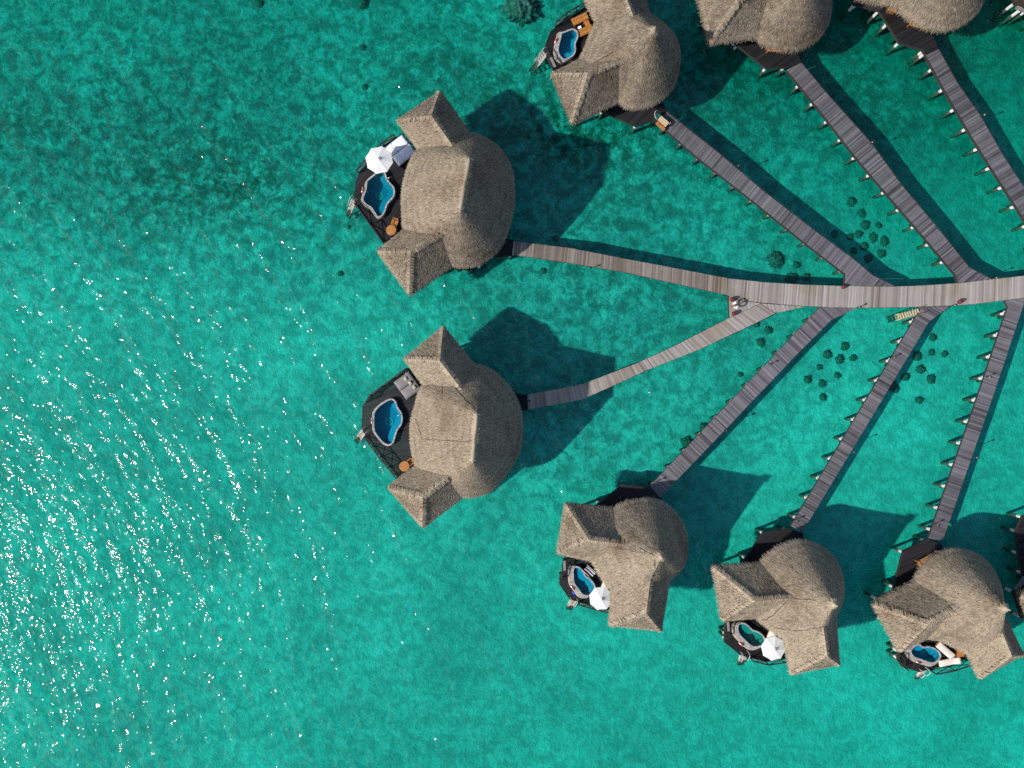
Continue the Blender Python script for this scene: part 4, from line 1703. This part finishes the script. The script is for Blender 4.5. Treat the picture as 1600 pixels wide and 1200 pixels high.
def lounger(label, p_px, dir_px, wood='teak', mat=None, length=1.95, width=0.68, back=0.45, group="sun loungers on the villa decks"):
    """sun lounger; x runs from foot to head; centre at p_px"""
    loc = W(*p_px, Z_DECK + 0.35)
    loc.z = Z_DECK
    t = thing("sun_lounger", label, "sun lounger", loc, px_angle(*dir_px), group)
    h = 0.3
    x0, xb, x1 = -length / 2, length * 0.18, length / 2
    fr = MB()
    for s in (-1, 1):
        fr.box(((x0 + x1) / 2, s * (width / 2 - 0.03), h - 0.04), (length, 0.05, 0.08))
    for x in (x0 + 0.03, x1 - 0.03):
        fr.box((x, 0, h - 0.04), (0.05, width, 0.07))
    link("frame", fr, wood, t)
    for x in (x0 + 0.15, x1 - 0.2):
        for s in (-1, 1):
            lg = MB()
            lg.box((x, s * (width / 2 - 0.035), (h - 0.06) / 2), (0.07, 0.06, h - 0.06))
            link("leg", lg, wood, t)
    sm = MB()
    sm.box((0, 0, 0), (0.085, width - 0.06, 0.022))
    sme = sm.mesh("slat")
    sme.materials.append(M[wood])
    n = int((xb - x0) / 0.105)
    for i in range(n):
        o = bpy.data.objects.new("slat", sme)
        o.location = (x0 + 0.08 + i * 0.105, 0, h + 0.012)
        C.objects.link(o)
        o.parent = t
    nb = int((x1 - xb) / 0.105)
    bk = MB()
    for s in (-1, 1):
        bk.beam((xb, s * (width / 2 - 0.09), h), (x1 - 0.03, s * (width / 2 - 0.09), h + (x1 - xb) * back), 0.04, 0.04)
    bo = link("backrest", bk, wood, t)
    for i in range(nb):
        x = xb + 0.07 + i * 0.105
        o = bpy.data.objects.new("slat", sme)
        o.location = (x, 0, h + 0.03 + (x - xb) * back)
        o.rotation_euler = (0, -math.atan(back), 0)
        C.objects.link(o)
        o.parent = bo
    if mat:
        mp = rounded_pad(width - 0.02, length, 0.09, tilt=(xb, back))
        o = link("mattress", mp, mat, t, True)
        o.location = (0, 0, h + 0.03)
    return t


def daybed(label, corners_px, frame_mat, pad_mat, cushions=(), group=None):
    """wide double lounger spanning four photo corners: foot-left, head-left, head-right, foot-right"""
    zt = Z_DECK + 0.42
    P = [W(x, y, zt) for x, y in corners_px]
    c = sum(P, Vector()) / 4
    ux = ((P[1] - P[0]) + (P[2] - P[3])).xy
    l = ux.length / 2
    w = ((P[3] - P[0]).xy.length + (P[2] - P[1]).xy.length) / 2
    t = thing("daybed", label, "daybed", (c.x, c.y, Z_DECK), math.atan2(ux.y, ux.x), group)
    fr = MB()
    for s in (-1, 1):
        fr.box((0, s * (w / 2 - 0.03), 0.24), (l, 0.06, 0.14))
        fr.box((s * (l / 2 - 0.03), 0, 0.237), (0.06, w - 0.12, 0.134))
    fr.box((0, 0, 0.25), (l - 0.1, w - 0.1, 0.03))
    bevel(link("frame", fr, frame_mat, t), 0.008)
    for sx in (-1, 1):
        for sy in (-1, 1):
            lg = MB()
            lg.box((sx * (l / 2 - 0.08), sy * (w / 2 - 0.08), 0.085), (0.08, 0.08, 0.17))
            link("leg", lg, frame_mat, t)
    for s in (-1, 1):
        mp = rounded_pad(w / 2 - 0.05, l - 0.06, 0.12, crown=0.04)
        o = link("mattress", mp, pad_mat, t, True)
        o.location = (0, s * (w / 4 - 0.005), 0.27)
    for k, (fx, fy) in enumerate(cushions):
        mp = rounded_pad(0.34, 0.3, 0.1, crown=0.05)
        o = link("cushion", mp, 'beige_cloth', t, True)
        o.location = (fx * l, fy * w, 0.41)
        o.rotation_euler = (0, 0, 0.2 * (k - 1))
    return t, l, w


d1, l1, wd1 = daybed("white double daybed beside the umbrella, tucked against the thatched wing", [(600.5, 229), (629, 208.5), (650, 238), (622.5, 261.5)], 'teak_dark', 'towel')
for i in range(2):                                         # folded throw over the foot
    mb = rounded_pad(wd1 * 0.46, 0.6, 0.03, crown=0.01)
    o = link("throw", mb, 'towel', d1, True)
    o.location = (-l1 * 0.28, (i - 0.5) * wd1 * 0.49, 0.40)
d2, l2, wd2 = daybed("grey double daybed with beige cushions on the middle left villa deck", [(613, 598), (639.5, 580), (658, 607), (636.5, 624.5)], 'grey_beam', 'grey_cloth', [(0.14, 0.3), (0.2, 0.02), (0.24, -0.25)])

lounger("white lounger nearer the thatch at the lower right villa's pool", (1477.5, 1016.5), (-0.76, -0.65), 'teak', 'cream', 1.9, 0.66, 0.12)
lounger("white lounger along the railing at the lower right villa's pool", (1483.5, 1034), (0.97, -0.2), 'teak', 'cream', 1.9, 0.6, 0.3)
lounger("orange wooden lounger nearer the railing at the top centre villa", (906.5, 29), (0.9, -0.42), 'teak', None, 1.55, 0.66, 0.1)
lounger("orange wooden lounger nearer the pool at the top centre villa", (914.5, 47.5), (0.9, -0.42), 'teak', None, 1.4, 0.66, 0.1)
lounger("cream cushioned lounger half under the umbrella at the lower villa left of the other two", (944, 921), (0.35, -0.94), 'teak', 'cream', 1.6, 0.7, 0.2)
lounger("cream cushioned lounger half under the umbrella by the greenish pool", (1204, 997), (0.35, -0.94), 'teak', 'cream', 1.6, 0.7, 0.2)


def round_table(label, px, py):
    loc = W(px, py, Z_DECK + 0.72)
    t = thing("round_table", label, "table", (loc.x, loc.y, Z_DECK), 0.4, "round teak tables")
    # boards cut to a round top
    mb = MB()
    r = 0.46
    w = 0.115
    y = -r
    while y < r - 0.02:
        a, b = y + 0.004, min(y + w - 0.004, r)
        pts = []
        for yy in (a, (a + b) / 2, b):
            pts.append((math.sqrt(max(0.0004, r * r - yy * yy)), yy))
        left = [(-x, yy) for x, yy in pts[::-1]]
        mb.prism(pts + left, 0.70, 0.73)
        y += w
    top = link("table_top", mb, 'teak', t)
    ap = MB()
    ap.tube([(0.44 * math.cos(a), 0.44 * math.sin(a), 0.685) for a in np.linspace(0, 2 * math.pi, 28, endpoint=False)], 0.025, 6, 0.5, True)
    link("apron", ap, 'teak', top)
    for k in range(4):
        a = k * math.pi / 2 + 0.4
        lg = MB()
        lg.beam((0.3 * math.cos(a), 0.3 * math.sin(a), 0.69), (0.36 * math.cos(a), 0.36 * math.sin(a), 0), 0.05, 0.05)
        link("leg", lg, 'teak', t)
    return t


round_table("round orange teak table beside a teak chair at the upper left villa", 611, 359.5)
round_table("round orange teak table alone by the railing at the middle left villa", 631.7, 728.7)


def chair(label, px, py, dir_px, seat_mat='teak', stripes=False, wood='teak'):
    """x points from the seat front to its back"""
    loc = W(px, py, Z_DECK + 0.45)
    t = thing("chair", label, "chair", (loc.x, loc.y, Z_DECK), px_angle(*dir_px))
    for i in range(5):
        mb = MB()
        mb.box((-0.2 + i * 0.095, 0, 0.43), (0.08, 0.48, 0.025))
        link("seat_slat", mb, wood, t)
    for s in (-1, 1):
        for x, top in ((-0.22, 0.62), (0.22, 0.42)):
            lg = MB()
            lg.box((x, s * 0.25, top / 2), (0.05, 0.05, top))
            link("leg", lg, wood, t)
        ar = MB()
        ar.box((0, s * 0.25, 0.635), (0.52, 0.06, 0.03))
        link("armrest", ar, wood, t)
        bp = MB()
        bp.beam((0.22, s * 0.22, 0.42), (0.38, s * 0.22, 0.9), 0.05, 0.04)
        link("back_post", bp, wood, t)
    for i in range(4):
        mb = MB()
        z = 0.5 + i * 0.11
        mb.box((0.25 + (z - 0.42) / 3, 0, z), (0.02, 0.4, 0.085))
        link("back_slat", mb, wood, t)
    return t


chair("orange teak armchair pushed up to the round table at the upper left villa", 617, 348.5, (0.35, -0.94))
chair("teak chair mostly hidden under the thatch beside the middle left villa's round table", 641, 722, (0.7, -0.6))


def deck_chair(label, px, py, dir_px):
    loc = W(px, py, Z_DECK + 0.4)
    t = thing("deck_chair", label, "deck chair", (loc.x, loc.y, Z_DECK), px_angle(*dir_px))
    for s in (-1, 1):
        mb = MB()
        mb.beam((-0.6, s * 0.32, 0.25), (0.55, s * 0.32, 0.62), 0.05, 0.05)
        link("side_rail", mb, 'cream_rail', t)
        mb = MB()
        mb.beam((0.0, s * 0.29, 0.4), (-0.35, s * 0.29, 0.0), 0.04, 0.04)
        link("leg", mb, 'teak_dark', t)
        mb = MB()
        mb.beam((0.1, s * 0.26, 0.42), (0.45, s * 0.26, 0.0), 0.04, 0.04)
        link("leg", mb, 'teak_dark', t)
    # sagging striped sling
    for k in range(7):
        mb = MB()
        y0, y1 = -0.28 + k * 0.08, -0.28 + (k + 1) * 0.08
        vs = []
        for i in range(9):
            q = i / 8
            x = -0.58 + 1.1 * q
            z = 0.26 + 0.36 * q - 0.12 * math.sin(math.pi * q)
            vs += [(x, y0, z), (x, y1, z), (x, y0, z - 0.012), (x, y1, z - 0.012)]
        fs = []
        for i in range(8):
            a = i * 4
            fs += [(a, a + 4, a + 5, a + 1), (a + 2, a + 3, a + 7, a + 6), (a, a + 2, a + 6, a + 4), (a + 1, a + 5, a + 7, a + 3)]
        mb.add(vs, fs)
        link("sling_stripe", mb, 'navy' if k % 3 != 1 else 'towel', t)
    return t


deck_chair("small deck chair with navy and white striped sling by the heart shaped pool", 920.5, 893, (-0.72, -0.69))


def side_table(label, px, py, rz, mat='teak', size=0.5, h=0.4, cat="side table"):
    loc = W(px, py, Z_DECK + h)
    t = thing("side_table", label, cat, (loc.x, loc.y, Z_DECK), rz)
    n = 5
    for i in range(n):
        mb = MB()
        mb.box((size * ((i + 0.5) / n - 0.5), 0, h), (size / n - 0.012, size, 0.03))
        link("top_slat", mb, mat, t)
    for sx in (-1, 1):
        for sy in (-1, 1):
            mb = MB()
            mb.box((sx * (size / 2 - 0.04), sy * (size / 2 - 0.04), h / 2 - 0.01), (0.05, 0.05, h - 0.02))
            link("leg", mb, mat, t)
    mb = MB()
    mb.box((0, 0, h - 0.05), (size - 0.06, size - 0.06, 0.05))
    link("apron", mb, mat, t)
    return t


side_table("small orange teak side table between the two loungers at the top centre villa", 917, 36, 0.42, size=0.46)
side_table("square orange teak table under the thatch edge beside the two white loungers", 1500.5, 1021, 0.1, size=0.62, h=0.45)

# folded towel standing by the pool
loc = W(906, 43, Z_DECK + 0.15)
mb = MB()
for i in range(4):
    mb.box((0, 0, 0.03 + i * 0.055), (0.3 - 0.012 * i, 0.26 - 0.01 * i, 0.05))
tw = thing("folded_towel", "stack of folded white towels on the deck by the top centre pool", "towel", (loc.x, loc.y, Z_DECK), 0.3)
bevel(link("folded_layers", mb, 'towel', tw), 0.015)


def life_ring(label, px, py, dir_px, lean, ring_r=0.23, lift=0.0):
    """ring leaning on edge; dir_px is the way its edge runs seen from above"""
    loc = W(px, py, Z_DECK + 0.3)
    t = thing("life_ring", label, "life ring", (loc.x, loc.y, Z_DECK + lift), px_angle(*dir_px), "red and white life rings by the pools")
    R = Matrix.Rotation(math.pi / 2 - lean, 3, 'X')
    seg = 40
    def arc(a0, a1, r, col, nm):
        mb = MB()
        pts = []
        for a in np.linspace(a0, a1, 8):
            p = R @ Vector((ring_r * math.cos(a), ring_r * math.sin(a), 0))
            pts.append(p + Vector((0, 0, ring_r + 0.06)))
        mb.tube(pts, r, 8)
        link(nm, mb, col, t, True)
    for k in range(4):
        a = k * math.pi / 2
        arc(a - 0.50, a + 0.50, 0.062, 'red', "red_section")
        arc(a + 0.50, a + math.pi / 2 - 0.50, 0.058, 'white', "white_band")
    return t


life_ring("red and white life ring leaning on the upper left villa's pool wall", 566.5, 297, (0.2, -1), -0.12)
life_ring("red and white life ring leaning on the middle left villa's pool wall", 581, 657, (0.02, -1), -0.12)
life_ring("red and white life ring by the heart shaped pool, blue bundle beside it", 894.0, 918.5, (0.55, 0.83), 0.15)
life_ring("red and white life ring leaning on the greenish pool's wall", 1157.5, 1006.5, (0.78, 0.62), 0.15)
life_ring("red and white life ring leaning on the lower right villa's pool wall", 1434, 1035, (0.92, 0.38), 0.15)
life_ring("red and white life ring leaning on the top centre villa's pool wall", 868.0, 64, (0.3, -0.95), -0.12)

# blue bundle
loc = W(897, 925.8, Z_DECK)
mb = MB()
for k, (x, y, z, r) in enumerate(((0, 0, 0.11, 0.15), (0.13, 0.04, 0.09, 0.11), (-0.1, 0.08, 0.08, 0.10), (0.03, -0.12, 0.08, 0.10))):
    mb.lathe([(r * 0.7, -r * 0.6), (r, 0), (r * 0.75, r * 0.55), (r * 0.2, r * 0.8)], 10, 0.5, (x, y, z))
b_ = thing("cloth_bundle", "small bright blue bundle on the deck beside a life ring", "bundle", loc, 0.3)
link("cloth", mb, 'blue', b_, True)


def bench(label, a_px, b_px, back_side, group="teak benches on entry decks"):
    """bench from a to b; back_side +1 / -1 says which side the backrest is on"""
    a, b = W(*a_px, Z_DECK + 0.4), W(*b_px, Z_DECK + 0.4)
    c = (a + b) / 2
    L = (b - a).xy.length
    d = (b - a).xy
    t = thing("bench", label, "bench", (c.x, c.y, Z_DECK), math.atan2(d.y, d.x), group)
    for i in range(4):
        mb = MB()
        mb.box((0, -0.2 + i * 0.125, 0.42), (L, 0.11, 0.03))
        link("seat_slat", mb, 'teak', t)
    for i in range(3):
        mb = MB()
        mb.box((0, back_side * (0.26 + 0.03 * i), 0.55 + 0.13 * i), (L, 0.025, 0.1))
        link("back_slat", mb, 'teak', t)
    for s in (-1, 1):
        for y in (-0.2, 0.2):
            mb = MB()
            mb.box((s * (L / 2 - 0.05), y, 0.3 if y * back_side < 0 else 0.2), (0.06, 0.06, 0.6 if y * back_side < 0 else 0.4))
            link("leg", mb, 'teak', t)
        mb = MB()
        mb.box((s * (L / 2 - 0.05), 0, 0.615), (0.07, 0.5, 0.03))
        link("armrest", mb, 'teak', t)
        mb = MB()
        mb.beam((s * (L / 2 - 0.05), back_side * 0.23, 0.4), (s * (L / 2 - 0.05), back_side * 0.34, 0.9), 0.05, 0.05)
        link("back_post", mb, 'teak', t)
    return t


bench("teak bench half under the thatch of the villa cut by the top edge", (1199, 76), (1231, 77), 1)
bench("teak bench under the thatch edge of the top right villa", (1421, 35), (1447, 42), 1)
bench("teak bench half under the thatch of the lower villa nearest the right edge", (1434, 880.5), (1466, 865), -1)
loc = W(1394, 14, Z_DECK + 0.4)
t = thing("wooden_crate", "small teak crate on the top right villa's entry deck", "crate", (loc.x, loc.y, Z_DECK), -0.25)
for i in range(4):
    mb = MB()
    mb.box((-0.26 + i * 0.175, 0, 0.44), (0.16, 0.5, 0.03))
    link("lid_board", mb, 'teak', t)
mb = MB()
mb.box((0, 0, 0.21), (0.66, 0.46, 0.42))
link("body", mb, 'teak_dark', t)

# ------------------------------------------------------------------ things on the jetty
def jar(label, px, py, s=1.0):
    s *= 0.82
    loc = W(px, py, Z_DECK)
    t = thing("jar", label, "jar", loc, 0, "maroon jars on the jetty")
    mb = MB()
    mb.lathe([(0.13 * s, 0.0), (0.2 * s, 0.12 * s), (0.25 * s, 0.32 * s), (0.22 * s, 0.52 * s), (0.13 * s, 0.64 * s), (0.12 * s, 0.68 * s)], 18)
    link("body", mb, 'maroon', t, True)
    mb = MB()
    mb.tube([(0.135 * s * math.cos(a), 0.135 * s * math.sin(a), 0.69 * s) for a in np.linspace(0, 2 * math.pi, 16, endpoint=False)], 0.025 * s, 6, 0.5, True)
    link("rim", mb, 'maroon', t, True)
    mb = MB()
    mb.lathe([(0.115 * s, 0.683 * s), (0.115 * s, 0.688 * s)], 14)
    link("mouth", mb, 'black', t)
    return t


jar("maroon jar on the triangular landing, above the white ring stand", 1142.5, 468.5, 1.05)
jar("maroon jar on the triangular landing, below the white ring stand", 1145.5, 490.5, 1.05)
jar("maroon jar at the jetty's upper edge where the top centre walkway joins", 1316, 449, 0.95)
jar("maroon jar at the jetty's lower edge right of the wooden steps", 1497.5, 471.8, 1.0)

loc = W(1143, 479, Z_DECK)
t = thing("ring_stand", "white life ring on a post between two maroon jars on the landing", "life ring stand", loc, px_angle(0.3, 1.0))
mb = MB()
mb.lathe([(0.05, 0.0), (0.05, 1.35), (0.015, 1.42)], 10)
link("pole", mb, 'teak_dark', t)
for k in range(4):
    for a0, a1, col, nm in ((k * math.pi / 2 - 0.3, k * math.pi / 2 + 0.3, 'maroon', "band"), (k * math.pi / 2 + 0.3, (k + 1) * math.pi / 2 - 0.3, 'white', "ring_section")):
        mb = MB()
        mb.tube([(0.33 * math.cos(a), 0.07, 0.85 + 0.33 * math.sin(a)) for a in np.linspace(a0, a1, 7)], 0.075, 8)
        link(nm, mb, col, t, True)


def lamp(label, px, py):
    loc = W(px, py, Z_DECK)
    t = thing("lamp_post", label, "lamp post", loc, 0, "low lamp posts along the walkways")
    mb = MB()
    mb.lathe([(0.05, -0.2), (0.035, 0.0), (0.03, 0.62)], 8)
    link("pole", mb, 'beam', t)
    mb = MB()
    mb.lathe([(0.07, 0.62), (0.075, 0.76)], 10)
    link("lantern", mb, 'cream_rail', t)
    mb = MB()
    mb.lathe([(0.11, 0.76), (0.10, 0.79), (0.02, 0.84)], 10)
    link("cap", mb, 'beam', t)
    return t


for lb, x, y in (("low lamp post at the villa end of the pale bent walkway", 826.5, 626),
                 ("low lamp post on the lower edge of the walkway to the upper left villa", 922, 420),
                 ("low lamp post on the right edge of the walkway to the top centre villa", 1151, 261.5),
                 ("low lamp post on the walkway to the villa cut by the top edge", 1358, 225.5),
                 ("low lamp post on the right edge of the walkway that runs off the right side", 1531.5, 183),
                 ("low lamp post near the jetty end of the first walkway below it", 1201, 569),
                 ("low lamp post near the villa end of the first walkway below the jetty", 1025, 752),
                 ("low lamp post on the right edge of the first walkway below the jetty", 1132, 671.5),
                 ("low lamp post on the left edge of the walkway beside the jetty steps", 1392.5, 558.5),
                 ("low lamp post near the villa end of the walkway beside the jetty steps", 1242, 812),
                 ("low lamp post on the right edge of the walkway beside the jetty steps", 1330, 705.5),
                 ("low lamp post on the left edge of the lower walkway nearest the right edge", 1540, 589),
                 ("low lamp post near the villa end of the lower walkway nearest the right edge", 1459.5, 818),
                 ("low lamp post on the right edge of the lower walkway nearest the right edge", 1520, 714),
                 ("low lamp post on the jetty's lower edge left of the maroon jar", 1486, 478),
                 ("low lamp post on the jetty's lower edge where the first lower walkway flares", 1339, 480.5),
                 ("low lamp post on the jetty's upper edge at the flare nearest the right side", 1550, 435.5)):
    lamp(lb, x, y)


def cart(px, py, dir_px):
    loc = W(px, py, Z_DECK + 0.6)
    t = thing("hand_cart", "wooden slatted service cart with a curved pale handle at the top centre walkway's end", "cart", (loc.x, loc.y, Z_DECK), px_angle(*dir_px))
    for i in range(3):
        mb = MB()
        mb.box((0.05, -0.26 + i * 0.17, 0.72), (0.95, 0.15, 0.03))
        link("top_board", mb, 'pale_wood', t)
    for i in range(2):
        mb = MB()
        mb.box((0.1, -0.42 - i * 0.14, 0.42), (1.0, 0.12, 0.03))
        link("side_board", mb, 'teak', t)
    mb = MB()
    mb.box((0.05, -0.1, 0.55), (0.9, 0.46, 0.28))
    link("body", mb, 'teak_dark', t)
    mb = MB()
    mb.box((-0.68, -0.02, 0.52), (0.4, 0.42, 0.36))
    link("crate", mb, 'teal', t)
    mb = MB()
    mb.tube([(-0.45, -0.34, 0.6), (-0.75, -0.32, 0.85), (-0.98, -0.22, 1.0), (-1.05, 0.0, 1.02), (-0.98, 0.22, 1.0)], 0.024, 8)
    link("handle", mb, 'cream_rail', t, True)
    for x, y in ((-0.6, -0.32), (0.5, -0.36), (-0.6, 0.28), (0.5, 0.28)):
        mb = MB()
        mb.tube([(x + 0.17 * math.cos(a), y, 0.2 + 0.17 * math.sin(a)) for a in np.linspace(0, 2 * math.pi, 18, endpoint=False)], 0.03, 6, 0.5, True)
        for k in range(4):
            a = k * math.pi / 4
            mb.beam((x - 0.17 * math.cos(a), y, 0.2 - 0.17 * math.sin(a)), (x + 0.17 * math.cos(a), y, 0.2 + 0.17 * math.sin(a)), 0.015, 0.015)
        link("wheel", mb, 'black', t)
    mb = MB()
    mb.tube([(0.6, 0.3, 0.72), (0.66, 0.12, 0.9), (0.64, -0.05, 0.92)], 0.018, 6)
    link("brake_lever", mb, 'cream_rail', t)


cart(1036.5, 188.5, (0.76, 0.65))

# ------------------------------------------------------------------ coral heads on the bed
def coral_mesh(seed):
    bm = bmesh.new()
    bmesh.ops.create_icosphere(bm, subdivisions=5, radius=1.0)
    off = Vector((seed * 7.3, seed * 1.7, 0))
    for v in bm.verts:
        p = v.co.copy()
        d = 0.9 + 0.40 * noise.noise(p * 1.3 + off) + 0.36 * noise.noise(p * 3.0 + off) + 0.55 * max(0, noise.noise(p * 6.5 + off)) + 0.35 * noise.noise(p * 12 + off)
        v.co = Vector((p.x * d, p.y * d, p.z * d * 0.42))
    me = bpy.data.meshes.new("coral_head")
    bm.to_mesh(me)
    bm.free()
    me.polygons.foreach_set("use_smooth", [True] * len(me.polygons))
    me.materials.append(M['coral'])
    return me


corals = [coral_mesh(k + 1) for k in range(6)]
ckk = [0]


def coral(px, py, rpx, label, group):
    k = ckk[0]
    ckk[0] += 1
    zb = float(bed_depth(W(px, py, -1.9).x, W(px, py, -1.9).y))
    r = random.uniform(0.7, 1.02) * rpx * (CAM_H + 1.0) / F_PX
    o = bpy.data.objects.new("coral_head", corals[k % 6])
    p = W(px, py, zb + r * 0.12)
    o.location = p
    o.scale = (r, r * random.uniform(0.85, 1.12), r * random.uniform(0.8, 1.0))
    o.rotation_euler = (0, 0, random.uniform(0, 6.28))
    C.objects.link(o)
    tag(o, label, "coral head", group)


def w8(pts):                                       # pixels of the lower-right close look
    return [(1220 + x * 0.31667, 480 + y * 0.31667) for x, y in pts]


for (x, y) in w8([(316, 192), (230, 233), (290, 258), (357, 248), (190, 295), (132, 355), (205, 376), (280, 336), (208, 443)]):
    coral(x, y, 6.2, "round dark coral head in the cluster between the first two lower walkways", "coral heads between the first two lower walkways")
for (x, y) in w8([(750, 150), (672, 242), (744, 224), (808, 230), (690, 306), (614, 345), (740, 354), (566, 402), (684, 458)]):
    coral(x, y, 6.6, "round dark coral head in the cluster between the walkways right of the jetty steps", "coral heads right of the jetty steps")
for (x, y) in [(1300 + a * 0.21667, 180 + b * 0.21667) for a, b in [(140, 625), (215, 710), (238, 792), (335, 795), (190, 860), (130, 878), (297, 882), (376, 908), (232, 945), (158, 975), (355, 998), (262, 1033), (15, 858)]]:
    coral(x, y, 6.4, "round dark coral head in the cluster between the two walkways above the jetty", "coral heads above the jetty")
for x, y, r, lb in ((814, 12, 23, "very large dark coral mound at the top edge left of the top centre villa"),
                    (1212, 406, 13, "wide pale-speckled coral mound between the upper left walkway and the next one"),
                    (1245, 414, 6.5, "small coral head right of the wide coral mound above the jetty"),
                    (1237, 436, 8, "coral head in the jetty's shadow left of its twin"),
                    (1260, 433, 8, "coral head in the jetty's shadow right of its twin"),
                    (1201, 516, 6.5, "coral head just below the landing wedge of the pale bent walkway"),
                    (1189, 535, 6.5, "coral head left of the first lower walkway near the jetty"),
                    (1182, 506, 6, "coral head close under the pale bent walkway's lower edge"),
                    (532, 427, 5, "small lone coral head left of the upper left villa's lower wing"),
                    (849, 423, 6, "coral head below the walkway near the upper left villa"),
                    (567, 74, 5, "small dark coral patch in open water at the top left"),
                    (570, 136, 5, "small dark coral patch above the upper left villa"),
                    (405, 5, 7, "dark coral lump at the top edge in open water"),
                    (567, 5, 8, "dark coral lump at the top edge between open water and the mound"),
                    (868, 373, 6, "coral head in shade beside the upper left walkway"),
                    (1100, 668, 7, "coral clump touching the left edge of the first lower walkway"),
                    (1072, 691, 8, "large coral clump left of the first lower walkway near its villa"),
                    (1157, 585, 4, "tiny dark coral left of the first lower walkway"),
                    (545, 355, 4, "small dark coral below the upper left villa's pool steps"),
                    (1394, 603, 9, "faint coral head in open sand between the lower walkways")):
    coral(x, y, r, lb, None)
    o = bpy.data.objects[-1] if False else None
